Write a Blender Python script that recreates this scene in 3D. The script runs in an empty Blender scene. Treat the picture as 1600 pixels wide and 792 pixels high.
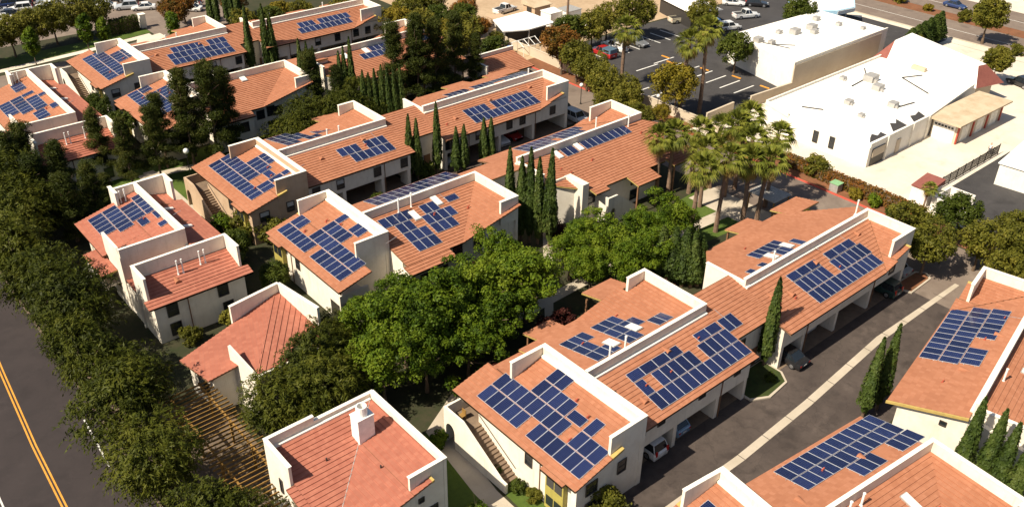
import bpy, bmesh, math, random
import numpy as np
from mathutils import Matrix, Vector

rnd = random.Random(7)
nrs = np.random.RandomState(11)
S = bpy.context.scene
COL = S.collection

# ------------------------------------------------------------------ camera
cam_d = bpy.data.cameras.new("camera")
cam_d.sensor_width = 36.0
cam_d.lens = 36.0 * 1426.0 / 1600.0
cam_d.clip_start = 1.0
cam_d.clip_end = 3000.0
cam = bpy.data.objects.new("camera", cam_d)
COL.objects.link(cam)
S.camera = cam
_p, _r, _y = math.radians(31.9), math.radians(0.9), math.radians(41.0)
_f = Vector((0, math.cos(_p), -math.sin(_p)))
_rt = Vector((1, 0, 0))
_up = _rt.cross(_f)
_rt2 = _rt * math.cos(_r) + _up * math.sin(_r)
_up2 = _up * math.cos(_r) - _rt * math.sin(_r)
_M = Matrix((_rt2, _up2, -_f)).transposed()
cam.matrix_world = Matrix.Translation((0, 0, 55.0)) @ (Matrix.Rotation(-_y, 3, 'Z') @ _M).to_4x4()

# ------------------------------------------------------------------ light
SUN = Vector((-0.86, 0.09, 1.0)).normalized()
W = bpy.data.worlds.new("World")
S.world = W
W.use_nodes = True
wn = W.node_tree.nodes
wl = W.node_tree.links
wn.clear()
sky = wn.new("ShaderNodeTexSky")
sky.sky_type = 'NISHITA'
sky.sun_disc = False
sky.sun_elevation = math.asin(SUN.z)
sky.sun_rotation = math.atan2(SUN.x, SUN.y)
sky.air_density = 1.0
sky.dust_density = 2.0
bg = wn.new("ShaderNodeBackground")
bg.inputs[1].default_value = 0.060
wo = wn.new("ShaderNodeOutputWorld")
wl.new(sky.outputs[0], bg.inputs[0])
wl.new(bg.outputs[0], wo.inputs[0])
sd = bpy.data.lights.new("sun", 'SUN')
sd.energy = 5.0
sd.angle = math.radians(0.5)
sd.color = (1.0, 0.905, 0.745)
so = bpy.data.objects.new("sun", sd)
COL.objects.link(so)
so.rotation_euler = (-SUN).to_track_quat('-Z', 'Y').to_euler()
so.location = SUN * 300

S.view_settings.view_transform = 'Standard'
S.view_settings.look = 'None'
S.view_settings.exposure = 0.66
S.view_settings.gamma = 1.0
S.view_settings.use_curve_mapping = False
S.render.engine = 'CYCLES'
S.cycles.max_bounces = 6
S.cycles.diffuse_bounces = 3
S.cycles.transparent_max_bounces = 4

# ------------------------------------------------------------------ materials
def new_mat(name):
    m = bpy.data.materials.new(name)
    m.use_nodes = True
    nt = m.node_tree
    b = nt.nodes["Principled BSDF"]
    return m, nt, b

def N(nt, kind, **kw):
    n = nt.nodes.new(kind)
    for k, v in kw.items():
        if hasattr(n, k):
            setattr(n, k, v)
        else:
            n.inputs[k].default_value = v
    return n

def ramp(nt, src, stops):
    r = nt.nodes.new("ShaderNodeValToRGB")
    e = r.color_ramp.elements
    while len(e) < len(stops):
        e.new(0.5)
    for i, (p, c) in enumerate(stops):
        e[i].position = p
        e[i].color = (*c, 1)
    nt.links.new(src, r.inputs[0])
    return r

def geo_pos(nt):
    return nt.nodes.new("ShaderNodeNewGeometry").outputs['Position']

def mottled(name, c1, c2, scale=0.5, rough=0.85, c3=None, scale2=6.0, bump=0.0, bscale=30.0, spec=0.3, amt2=0.35, detail=6, crack=0.0, streak=0.0, seams=0.0):
    """two colours mixed by world-space noise, plus a finer second mottling"""
    m, nt, b = new_mat(name)
    L = nt.links
    pos = geo_pos(nt)
    n1 = N(nt, "ShaderNodeTexNoise", Scale=scale, Detail=detail, Roughness=0.6)
    L.new(pos, n1.inputs['Vector'])
    r1 = ramp(nt, n1.outputs[0], [(0.32, c1), (0.68, c2)])
    n2 = N(nt, "ShaderNodeTexNoise", Scale=scale2, Detail=4, Roughness=0.7)
    L.new(pos, n2.inputs['Vector'])
    mx = N(nt, "ShaderNodeMix", data_type='RGBA', blend_type='MIX')
    fac = N(nt, "ShaderNodeMapRange")
    fac.inputs[1].default_value = 0.45
    fac.inputs[2].default_value = 0.75
    fac.inputs[3].default_value = 0.0
    fac.inputs[4].default_value = amt2
    L.new(n2.outputs[0], fac.inputs[0])
    L.new(fac.outputs[0], mx.inputs[0])
    L.new(r1.outputs[0], mx.inputs[6])
    c3 = c3 or tuple(x * 0.55 for x in c1)
    mx.inputs[7].default_value = (*c3, 1)
    last = mx.outputs[2]
    def darken(last, fac_out, col):
        k = N(nt, "ShaderNodeMix", data_type='RGBA', blend_type='MIX')
        L.new(fac_out, k.inputs[0])
        L.new(last, k.inputs[6])
        k.inputs[7].default_value = (*col, 1)
        return k.outputs[2]
    def maprange(src, a, b_, c, d):
        k = N(nt, "ShaderNodeMapRange")
        for i, v in enumerate((a, b_, c, d)):
            k.inputs[i + 1].default_value = v
        L.new(src, k.inputs[0])
        return k.outputs[0]
    if crack:
        wn_ = N(nt, "ShaderNodeTexNoise", Scale=0.35, Detail=6)
        L.new(pos, wn_.inputs['Vector'])
        va = N(nt, "ShaderNodeVectorMath", operation='MULTIPLY_ADD')
        L.new(wn_.outputs['Color'], va.inputs[0])
        va.inputs[1].default_value = (5.5, 5.5, 0)
        L.new(pos, va.inputs[2])
        vo = N(nt, "ShaderNodeTexVoronoi", feature='DISTANCE_TO_EDGE', Scale=0.16)
        L.new(va.outputs[0], vo.inputs['Vector'])
        last = darken(last, maprange(vo.outputs['Distance'], 0.002, 0.010, crack * 0.4, 0.0), tuple(x * 0.45 for x in c1))
        vb = N(nt, "ShaderNodeTexVoronoi", feature='F1', Scale=0.30)
        L.new(va.outputs[0], vb.inputs['Vector'])
        last = darken(last, maprange(vb.outputs['Distance'], 0.08, 0.30, crack * 0.8, 0.0), tuple(x * 0.45 for x in c1))
        vc = N(nt, "ShaderNodeTexNoise", Scale=0.35, Detail=7, Roughness=0.75)
        L.new(pos, vc.inputs['Vector'])
        last = darken(last, maprange(vc.outputs[0], 0.55, 0.72, 0.0, crack * 0.75), tuple(min(1, x * 1.55) for x in c2))
    if streak:
        mp = N(nt, "ShaderNodeMapping")
        mp.inputs['Scale'].default_value = (2.2, 2.2, 0.16)
        L.new(pos, mp.inputs['Vector'])
        ns = N(nt, "ShaderNodeTexNoise", Scale=1.0, Detail=5, Roughness=0.7)
        L.new(mp.outputs[0], ns.inputs['Vector'])
        last = darken(last, maprange(ns.outputs[0], 0.54, 0.78, 0.0, streak), tuple(x * 0.55 for x in c1))
    if seams:
        bk = N(nt, "ShaderNodeTexBrick", Scale=1.0)
        bk.inputs['Brick Width'].default_value = 9.0
        bk.inputs['Row Height'].default_value = 2.0
        bk.inputs['Mortar Size'].default_value = 0.03
        bk.inputs['Mortar Smooth'].default_value = 0.5
        L.new(pos, bk.inputs['Vector'])
        last = darken(last, maprange(bk.outputs['Fac'], 0.0, 1.0, 0.0, seams), tuple(x * 0.6 for x in c1))
    L.new(last, b.inputs['Base Color'])
    b.inputs['Roughness'].default_value = rough
    b.inputs['Specular IOR Level'].default_value = spec
    if bump:
        n3 = N(nt, "ShaderNodeTexNoise", Scale=bscale, Detail=3)
        L.new(pos, n3.inputs['Vector'])
        bp = N(nt, "ShaderNodeBump", Strength=bump, Distance=0.02)
        L.new(n3.outputs[0], bp.inputs['Height'])
        L.new(bp.outputs[0], b.inputs['Normal'])
    return m

def plain(name, c, rough=0.6, metal=0.0, spec=0.4, coat=0.0):
    m, nt, b = new_mat(name)
    L = nt.links
    n1 = N(nt, "ShaderNodeTexNoise", Scale=3.0, Detail=4)
    L.new(geo_pos(nt), n1.inputs['Vector'])
    r1 = ramp(nt, n1.outputs[0], [(0.3, tuple(x * 0.88 for x in c)), (0.7, tuple(min(1, x * 1.08) for x in c))])
    L.new(r1.outputs[0], b.inputs['Base Color'])
    b.inputs['Roughness'].default_value = rough
    b.inputs['Metallic'].default_value = metal
    b.inputs['Specular IOR Level'].default_value = spec
    b.inputs['Coat Weight'].default_value = coat
    return m

def tile_mat(name, base, dark, light):
    m, nt, b = new_mat(name)
    L = nt.links
    uv = N(nt, "ShaderNodeUVMap")
    br = N(nt, "ShaderNodeTexBrick", Scale=1.0)
    br.offset = 0.5
    br.inputs['Brick Width'].default_value = 0.33
    br.inputs['Row Height'].default_value = 0.42
    br.inputs['Mortar Size'].default_value = 0.012
    br.inputs['Color1'].default_value = (0, 0, 0, 1)
    br.inputs['Color2'].default_value = (1, 1, 1, 1)
    br.inputs['Mortar'].default_value = (0.2, 0.2, 0.2, 1)
    L.new(uv.outputs[0], br.inputs['Vector'])
    tone = ramp(nt, br.outputs[0], [(0.0, dark), (0.5, base), (1.0, light)])
    n1 = N(nt, "ShaderNodeTexNoise", Scale=0.22, Detail=5, Roughness=0.65)
    L.new(geo_pos(nt), n1.inputs['Vector'])
    mx = N(nt, "ShaderNodeMix", data_type='RGBA', blend_type='MULTIPLY')
    mx.inputs[0].default_value = 1.0
    r2 = ramp(nt, n1.outputs[0], [(0.3, (0.90, 0.89, 0.88)), (0.7, (1.05, 1.05, 1.04))])
    L.new(tone.outputs[0], mx.inputs[6])
    L.new(r2.outputs[0], mx.inputs[7])
    n2 = N(nt, "ShaderNodeTexNoise", Scale=1.3, Detail=6, Roughness=0.7)
    L.new(geo_pos(nt), n2.inputs['Vector'])
    st = N(nt, "ShaderNodeMapRange")
    for i, v in enumerate((0.62, 0.85, 0.0, 0.22)):
        st.inputs[i + 1].default_value = v
    L.new(n2.outputs[0], st.inputs[0])
    m2 = N(nt, "ShaderNodeMix", data_type='RGBA', blend_type='MIX')
    L.new(st.outputs[0], m2.inputs[0])
    L.new(mx.outputs[2], m2.inputs[6])
    m2.inputs[7].default_value = (*[x * 0.62 for x in dark], 1)
    L.new(m2.outputs[2], b.inputs['Base Color'])
    b.inputs['Roughness'].default_value = 0.8
    b.inputs['Specular IOR Level'].default_value = 0.25
    return m

def panel_mat():
    m, nt, b = new_mat("solar_cells")
    L = nt.links
    uv = N(nt, "ShaderNodeUVMap")
    br = N(nt, "ShaderNodeTexBrick", Scale=1.0)
    br.offset = 0.0
    br.inputs['Brick Width'].default_value = 0.16
    br.inputs['Row Height'].default_value = 0.16
    br.inputs['Mortar Size'].default_value = 0.006
    br.inputs['Mortar Smooth'].default_value = 0.0
    br.inputs['Color1'].default_value = (0.006, 0.011, 0.048, 1)
    br.inputs['Color2'].default_value = (0.008, 0.014, 0.062, 1)
    br.inputs['Mortar'].default_value = (0.06, 0.075, 0.13, 1)
    L.new(uv.outputs[0], br.inputs['Vector'])
    oi = N(nt, "ShaderNodeObjectInfo")
    mr = N(nt, "ShaderNodeMapRange")
    for i, v in enumerate((0, 1, 0.75, 1.3)):
        mr.inputs[i + 1].default_value = v
    L.new(oi.outputs['Random'], mr.inputs[0])
    mx = N(nt, "ShaderNodeMix", data_type='RGBA', blend_type='MULTIPLY')
    mx.inputs[0].default_value = 1
    L.new(br.outputs[0], mx.inputs[6])
    L.new(mr.outputs[0], mx.inputs[7])
    L.new(mx.outputs[2], b.inputs['Base Color'])
    b.inputs['Roughness'].default_value = 0.16
    b.inputs['Specular IOR Level'].default_value = 0.5
    return m

def leaf_mat(name, cols, trans=0.25, nscale=0.45, var=0.35):
    m, nt, b = new_mat(name)
    L = nt.links
    pos = geo_pos(nt)
    n1 = N(nt, "ShaderNodeTexNoise", Scale=nscale, Detail=3)
    L.new(pos, n1.inputs['Vector'])
    n2 = N(nt, "ShaderNodeTexWhiteNoise")
    sc = N(nt, "ShaderNodeVectorMath", operation='SCALE')
    sc.inputs[3].default_value = 2.6
    fl = N(nt, "ShaderNodeVectorMath", operation='FLOOR')
    L.new(pos, sc.inputs[0])
    L.new(sc.outputs[0], fl.inputs[0])
    L.new(fl.outputs[0], n2.inputs['Vector'])
    oi = N(nt, "ShaderNodeObjectInfo")
    ad = N(nt, "ShaderNodeMath", operation='MULTIPLY_ADD')
    L.new(n2.outputs['Value'], ad.inputs[0])
    ad.inputs[1].default_value = var
    L.new(n1.outputs[0], ad.inputs[2])
    a2 = N(nt, "ShaderNodeMath", operation='MULTIPLY_ADD')
    L.new(oi.outputs['Random'], a2.inputs[0])
    a2.inputs[1].default_value = 0.25
    L.new(ad.outputs[0], a2.inputs[2])
    a3 = N(nt, "ShaderNodeMath", operation='SUBTRACT')
    L.new(a2.outputs[0], a3.inputs[0])
    a3.inputs[1].default_value = 0.25
    k = len(cols)
    r = ramp(nt, a3.outputs[0], [(0.15 + 0.7 * i / (k - 1), c) for i, c in enumerate(cols)])
    L.new(r.outputs[0], b.inputs['Base Color'])
    b.inputs['Roughness'].default_value = 0.55
    b.inputs['Specular IOR Level'].default_value = 0.12
    tr = N(nt, "ShaderNodeBsdfTranslucent")
    L.new(r.outputs[0], tr.inputs[0])
    ms = N(nt, "ShaderNodeMixShader")
    ms.inputs[0].default_value = trans
    out = nt.nodes["Material Output"]
    L.new(b.outputs[0], ms.inputs[1])
    L.new(tr.outputs[0], ms.inputs[2])
    L.new(ms.outputs[0], out.inputs[0])
    return m

M = {}
M['tile'] = tile_mat("terracotta_tile", (0.360, 0.150, 0.081), (0.325, 0.131, 0.070), (0.390, 0.168, 0.095))
M['tile_red'] = tile_mat("red_terracotta_tile", (0.355, 0.128, 0.083), (0.325, 0.112, 0.072), (0.39, 0.146, 0.094))
M['stucco'] = mottled("cream_stucco", (0.70, 0.63, 0.52), (0.78, 0.72, 0.61), 0.6, 0.9, c3=(0.54, 0.46, 0.36), scale2=1.7, amt2=0.30, bump=0.25, streak=0.5)
M['stucco_tan'] = mottled("tan_stucco", (0.44, 0.30, 0.19), (0.50, 0.36, 0.24), 0.6, 0.9, c3=(0.33, 0.22, 0.14), scale2=1.7, amt2=0.3, bump=0.25, streak=0.5)
M['cap'] = mottled("white_parapet_cap", (0.78, 0.73, 0.62), (0.84, 0.79, 0.69), 1.2, 0.85, c3=(0.42, 0.37, 0.30), scale2=2.5, amt2=0.45)
M['fascia'] = plain("brown_fascia", (0.20, 0.10, 0.05), 0.7)
M['yellow_fascia'] = plain("mustard_fascia", (0.42, 0.30, 0.09), 0.7)
M['olive'] = plain("olive_trim", (0.36, 0.30, 0.07), 0.7)
M['white'] = plain("white_paint", (0.80, 0.78, 0.73), 0.5)
M['frame'] = plain("dark_bronze_frame", (0.05, 0.04, 0.035), 0.4)
M['alu'] = plain("aluminium_frame", (0.60, 0.61, 0.63), 0.4, 0.3)
M['rail'] = plain("aluminium_rail", (0.45, 0.46, 0.48), 0.4, 0.6)
M['glass'] = plain("dark_window_glass", (0.018, 0.022, 0.026), 0.08, spec=0.6)
M['blind'] = plain("pale_window_blind", (0.42, 0.42, 0.40), 0.6)
M['panel'] = panel_mat()
M['skylight'] = plain("white_skylight_dome", (0.70, 0.69, 0.65), 0.3)
M['clay_vent'] = plain("red_clay_vent", (0.38, 0.08, 0.045), 0.7)
M['asphalt'] = mottled("brown_asphalt", (0.056, 0.043, 0.037), (0.090, 0.070, 0.059), 0.16, 0.9, c3=(0.035, 0.027, 0.024), scale2=0.9, amt2=0.65, bump=0.2, crack=0.7)
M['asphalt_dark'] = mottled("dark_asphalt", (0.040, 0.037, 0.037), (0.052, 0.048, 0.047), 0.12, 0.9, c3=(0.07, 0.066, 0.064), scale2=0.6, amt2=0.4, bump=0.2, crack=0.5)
M['asphalt_road'] = mottled("street_asphalt", (0.031, 0.024, 0.024), (0.042, 0.033, 0.032), 0.10, 0.9, c3=(0.022, 0.018, 0.018), scale2=0.5, amt2=0.5, bump=0.2, crack=0.35)
M['asphalt_grey'] = mottled("worn_grey_asphalt", (0.16, 0.12, 0.095), (0.21, 0.165, 0.13), 0.15, 0.9, c3=(0.12, 0.09, 0.075), scale2=0.8, amt2=0.5, crack=0.5)
M['concrete'] = mottled("pale_concrete", (0.40, 0.34, 0.26), (0.50, 0.43, 0.34), 0.5, 0.9, c3=(0.28, 0.23, 0.17), scale2=2.0, amt2=0.4)
M['concrete_bright'] = mottled("bright_concrete_yard", (0.56, 0.49, 0.39), (0.66, 0.59, 0.49), 0.08, 0.9, c3=(0.42, 0.35, 0.26), scale2=0.35, amt2=0.45, crack=0.3)
M['walk_dull'] = mottled('stained_brown_paving', (0.12, 0.085, 0.06), (0.17, 0.125, 0.09), 0.4, 0.9, c3=(0.05, 0.045, 0.02), scale2=1.2, amt2=0.7)
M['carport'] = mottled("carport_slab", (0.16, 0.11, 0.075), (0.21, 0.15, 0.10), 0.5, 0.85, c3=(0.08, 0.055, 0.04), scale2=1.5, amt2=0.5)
M['soil'] = mottled("leafy_soil", (0.026, 0.030, 0.012), (0.050, 0.042, 0.022), 0.35, 0.95, c3=(0.020, 0.032, 0.008), scale2=1.6, amt2=0.8, bump=0.6, bscale=9)
M['lawn_shade'] = mottled('shaded_lawn', (0.022, 0.036, 0.007), (0.045, 0.062, 0.012), 0.9, 0.95, c3=(0.03, 0.025, 0.01), scale2=3.0, amt2=0.7, bump=0.8, bscale=12)  # lawn green darkened so the colour carries the shade on the island bed
M['mulch'] = mottled("red_brown_mulch", (0.16, 0.060, 0.030), (0.23, 0.095, 0.045), 0.5, 0.95, c3=(0.10, 0.075, 0.025), scale2=2.5, amt2=0.7, bump=0.6, bscale=9)
M['lawn'] = mottled("lawn_green", (0.050, 0.085, 0.010), (0.085, 0.125, 0.018), 0.5, 0.95, c3=(0.035, 0.055, 0.010), scale2=3.0, amt2=0.6, bump=0.8, bscale=14)
M['dry'] = mottled("pale_dry_dirt", (0.36, 0.25, 0.15), (0.46, 0.34, 0.22), 0.2, 0.95, c3=(0.25, 0.17, 0.10), scale2=1.2, amt2=0.5)
M['paint_white'] = mottled("worn_white_paint", (0.62, 0.60, 0.55), (0.74, 0.72, 0.67), 0.8, 0.8, c3=(0.22, 0.20, 0.18), scale2=4.0, amt2=0.45)
M['paint_yellow'] = mottled("worn_yellow_paint", (0.58, 0.25, 0.03), (0.66, 0.31, 0.05), 0.8, 0.8, c3=(0.25, 0.12, 0.03), scale2=4.0, amt2=0.4)
M['paint_red'] = mottled("red_curb_paint", (0.48, 0.07, 0.045), (0.56, 0.10, 0.065), 0.8, 0.8, c3=(0.30, 0.12, 0.09), scale2=2.0, amt2=0.5)
M['white_roof'] = mottled("white_membrane_roof", (0.86, 0.83, 0.77), (0.90, 0.88, 0.84), 0.10, 0.7, c3=(0.50, 0.44, 0.35), scale2=0.30, amt2=0.55, seams=0.35)
M['white_wall'] = mottled("white_block_wall", (0.74, 0.69, 0.60), (0.82, 0.78, 0.70), 0.25, 0.85, c3=(0.60, 0.53, 0.43), scale2=0.8, amt2=0.3, streak=0.4)
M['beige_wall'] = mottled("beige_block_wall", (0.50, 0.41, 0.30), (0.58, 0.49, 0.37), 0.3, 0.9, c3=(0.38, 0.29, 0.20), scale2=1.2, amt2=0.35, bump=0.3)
M['gravel_roof'] = mottled("tan_gravel_roof", (0.46, 0.36, 0.24), (0.58, 0.47, 0.33), 0.2, 0.95, c3=(0.30, 0.20, 0.10), scale2=0.35, amt2=0.7)
M['mansard'] = mottled("brick_red_shingle", (0.20, 0.065, 0.050), (0.26, 0.09, 0.068), 0.5, 0.85, scale2=3.0)
M['wood'] = mottled("honey_pergola_wood", (0.23, 0.125, 0.030), (0.31, 0.18, 0.05), 1.5, 0.8, c3=(0.16, 0.08, 0.02), scale2=5.0)
M['red_post'] = plain("red_painted_post", (0.36, 0.06, 0.035), 0.7)
M['blue'] = plain("blue_paint", (0.05, 0.22, 0.62), 0.5)
M['pale_blue'] = plain("pale_blue_metal", (0.42, 0.66, 0.82), 0.45)
M['green_paint'] = plain("pale_green_paint", (0.22, 0.40, 0.20), 0.6)
M['grey_metal'] = plain("grey_sheet_metal", (0.42, 0.40, 0.37), 0.5, 0.3)
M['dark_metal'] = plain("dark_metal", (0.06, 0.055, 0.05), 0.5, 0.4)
M['rubber'] = plain("tyre_rubber", (0.02, 0.02, 0.02), 0.9)
M['rim'] = plain("alloy_rim", (0.45, 0.45, 0.46), 0.35, 0.8)
M['carglass'] = plain("car_glass", (0.015, 0.02, 0.025), 0.06, spec=0.7)
M['tail'] = plain("red_tail_light", (0.45, 0.015, 0.01), 0.25)
M['head'] = plain("clear_head_light", (0.75, 0.76, 0.78), 0.15)
M['plate'] = plain("licence_plate", (0.7, 0.7, 0.68), 0.4)
M['bark'] = mottled("brown_bark", (0.10, 0.065, 0.04), (0.17, 0.12, 0.08), 3.0, 0.95, bump=0.8, bscale=12)
M['palm_bark'] = mottled("ringed_palm_bark", (0.16, 0.10, 0.065), (0.24, 0.16, 0.11), 2.5, 0.95, c3=(0.09, 0.05, 0.03), scale2=5, amt2=0.7, bump=0.8, bscale=10)
M['skin'] = plain("skin", (0.45, 0.25, 0.16), 0.6)
M['shirt'] = plain("white_shirt", (0.75, 0.75, 0.74), 0.8)
M['trousers'] = plain("dark_trousers", (0.03, 0.03, 0.04), 0.8)
M['hair'] = plain("dark_hair", (0.02, 0.015, 0.01), 0.7)
M['lf_bright'] = leaf_mat("bright_green_leaves", [(0.017, 0.034, 0.003), (0.044, 0.078, 0.005), (0.094, 0.138, 0.008), (0.150, 0.190, 0.014)])
M['lf_willow'] = leaf_mat("olive_feathery_leaves", [(0.016, 0.022, 0.003), (0.036, 0.045, 0.005), (0.068, 0.077, 0.008), (0.104, 0.106, 0.013)])
M['lf_pine'] = leaf_mat("dark_pine_needles", [(0.014, 0.021, 0.003), (0.028, 0.038, 0.005), (0.046, 0.056, 0.008), (0.068, 0.070, 0.012)], 0.12)
M['lf_cypress'] = leaf_mat("cypress_green", [(0.018, 0.030, 0.006), (0.034, 0.054, 0.010), (0.056, 0.080, 0.015), (0.08, 0.10, 0.022)], 0.12)
M['lf_olive'] = leaf_mat("olive_green_leaves", [(0.040, 0.042, 0.006), (0.080, 0.082, 0.010), (0.130, 0.124, 0.016), (0.185, 0.160, 0.022)])
M['lf_yellow'] = leaf_mat("yellow_green_leaves", [(0.06, 0.055, 0.006), (0.12, 0.10, 0.010), (0.19, 0.15, 0.014), (0.24, 0.175, 0.02)])
M['lf_orange'] = leaf_mat("rusty_orange_leaves", [(0.05, 0.05, 0.008), (0.12, 0.07, 0.012), (0.21, 0.085, 0.016), (0.26, 0.10, 0.02)])
M['lf_dark'] = leaf_mat("deep_green_leaves", [(0.020, 0.030, 0.004), (0.038, 0.054, 0.006), (0.062, 0.080, 0.010), (0.09, 0.104, 0.015)])
M['lf_red'] = leaf_mat("dark_red_leaves", [(0.020, 0.008, 0.006), (0.040, 0.012, 0.010), (0.065, 0.018, 0.014), (0.09, 0.026, 0.018)])
M['lf_palm'] = leaf_mat("palm_frond_green", [(0.046, 0.062, 0.009), (0.088, 0.106, 0.014), (0.155, 0.166, 0.022), (0.235, 0.23, 0.038)], 0.2)
M['lf_palm_dead'] = leaf_mat("dry_palm_frond", [(0.12, 0.085, 0.02), (0.20, 0.145, 0.03), (0.27, 0.195, 0.05), (0.30, 0.21, 0.07)], 0.2)

# ------------------------------------------------------------------ builders
IDT = lambda x, y: (x, y)

class MB:
    """collects shapes and links them as one mesh object"""
    def __init__(s, T=None):
        s.v, s.f, s.uv, s.mi = [], [], [], []
        s.T = T or IDT
    def raw(s, verts, faces, mi=0, uvs=None):
        o = len(s.v)
        s.v += [tuple(p) for p in verts]
        for i, f in enumerate(faces):
            s.f.append([o + k for k in f])
            s.mi.append(mi)
            s.uv.append(uvs[i] if uvs else None)
    def add(s, verts, faces, mi=0, uvs=None):
        vv = []
        for x, y, z in verts:
            a, b = s.T(x, y)
            vv.append((a, b, z))
        s.raw(vv, faces, mi, uvs)
    def prism(s, poly, zb, zt, mi=0):
        fb = zb if callable(zb) else (lambda x, y: zb)
        ft = zt if callable(zt) else (lambda x, y: zt)
        n = len(poly)
        vs = [(x, y, fb(x, y)) for x, y in poly] + [(x, y, ft(x, y)) for x, y in poly]
        fs = [list(range(n))[::-1], list(range(n, 2 * n))]
        fs += [[i, (i + 1) % n, n + (i + 1) % n, n + i] for i in range(n)]
        s.add(vs, fs, mi)
        return s
    def box(s, x0, y0, z0, x1, y1, z1, mi=0):
        return s.prism([(x0, y0), (x1, y0), (x1, y1), (x0, y1)], z0, z1, mi)
    def cyl(s, x, y, z0, z1, r0, r1=None, n=10, mi=0):
        return s.tube((x, y, z0), (x, y, z1), r0, r1, n, mi)
    def tube(s, p, q, r0, r1=None, n=8, mi=0):
        r1 = r0 if r1 is None else r1
        p, q = Vector(p), Vector(q)
        d = (q - p).normalized()
        a = d.orthogonal().normalized()
        b = d.cross(a)
        vs = []
        for c, r in ((p, r0), (q, r1)):
            for i in range(n):
                t = 2 * math.pi * i / n
                vs.append(c + a * (r * math.cos(t)) + b * (r * math.sin(t)))
        fs = [list(range(n))[::-1], list(range(n, 2 * n))]
        fs += [[i, (i + 1) % n, n + (i + 1) % n, n + i] for i in range(n)]
        s.add([tuple(v) for v in vs], fs, mi)
        return s
    def build(s, name, mats, parent=None, fix=True, smooth=False):
        me = bpy.data.meshes.new(name)
        org = Vector((0, 0, 0))
        if parent is not None:
            org = Vector(parent.matrix_basis.translation)
            if parent.parent is not None:
                org = org + Vector(parent.parent.matrix_basis.translation)
        vs = [(x - org.x, y - org.y, z - org.z) for x, y, z in s.v]
        me.from_pydata(vs, [], s.f)
        for m in (mats if isinstance(mats, (list, tuple)) else [mats]):
            me.materials.append(m)
        me.polygons.foreach_set("material_index", s.mi)
        if any(u is not None for u in s.uv):
            ul = me.uv_layers.new(name="UVMap")
            k = 0
            for pi, u in enumerate(s.uv):
                for j in range(len(s.f[pi])):
                    ul.data[k].uv = u[j] if u is not None else (0, 0)
                    k += 1
        if fix:
            bm = bmesh.new()
            bm.from_mesh(me)
            bmesh.ops.recalc_face_normals(bm, faces=bm.faces)
            bm.to_mesh(me)
            bm.free()
        if smooth:
            me.polygons.foreach_set("use_smooth", [True] * len(me.polygons))
        me.update()
        o = bpy.data.objects.new(name, me)
        COL.objects.link(o)
        if parent is not None:
            o.parent = parent
        return o

def thing(name, label, cat, loc, group=None):
    o = bpy.data.objects.new(name, None)
    o.empty_display_size = 0.3
    COL.objects.link(o)
    o.location = loc
    o['label'] = label
    o['category'] = cat
    if group:
        o['group'] = group
    return o

def tag(o, label, cat, group=None):
    o['label'] = label
    o['category'] = cat
    if group:
        o['group'] = group
    return o

def struct(name, mb, mat):
    o = mb.build(name, mat)
    o['kind'] = 'structure'
    return o

def dup(root, loc, rz, label, group=None, scale=None):
    r = root.copy()
    COL.objects.link(r)
    r.location = loc
    r.rotation_euler = (0, 0, rz)
    if scale is not None:
        r.scale = scale if hasattr(scale, '__len__') else (scale,) * 3
    r['label'] = label
    if group:
        r['group'] = group
    for ch in list(root.children):
        c = ch.copy()
        COL.objects.link(c)
        c.parent = r
        for g in list(ch.children):
            d = g.copy()
            COL.objects.link(d)
            d.parent = c
    return r

def clip(poly, a, b, c):
    """keep the part of poly where a*x+b*y >= c"""
    out = []
    n = len(poly)
    for i in range(n):
        p, q = poly[i], poly[(i + 1) % n]
        dp, dq = a * p[0] + b * p[1] - c, a * q[0] + b * q[1] - c
        if dp >= -1e-9:
            out.append(p)
        if (dp > 1e-9 and dq < -1e-9) or (dp < -1e-9 and dq > 1e-9):
            t = dp / (dp - dq)
            out.append((p[0] + t * (q[0] - p[0]), p[1] + t * (q[1] - p[1])))
    return out

def plane(z0, x0, gx, y0, gy):
    return lambda x, y: z0 + gx * (x - x0) + gy * (y - y0)

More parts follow.
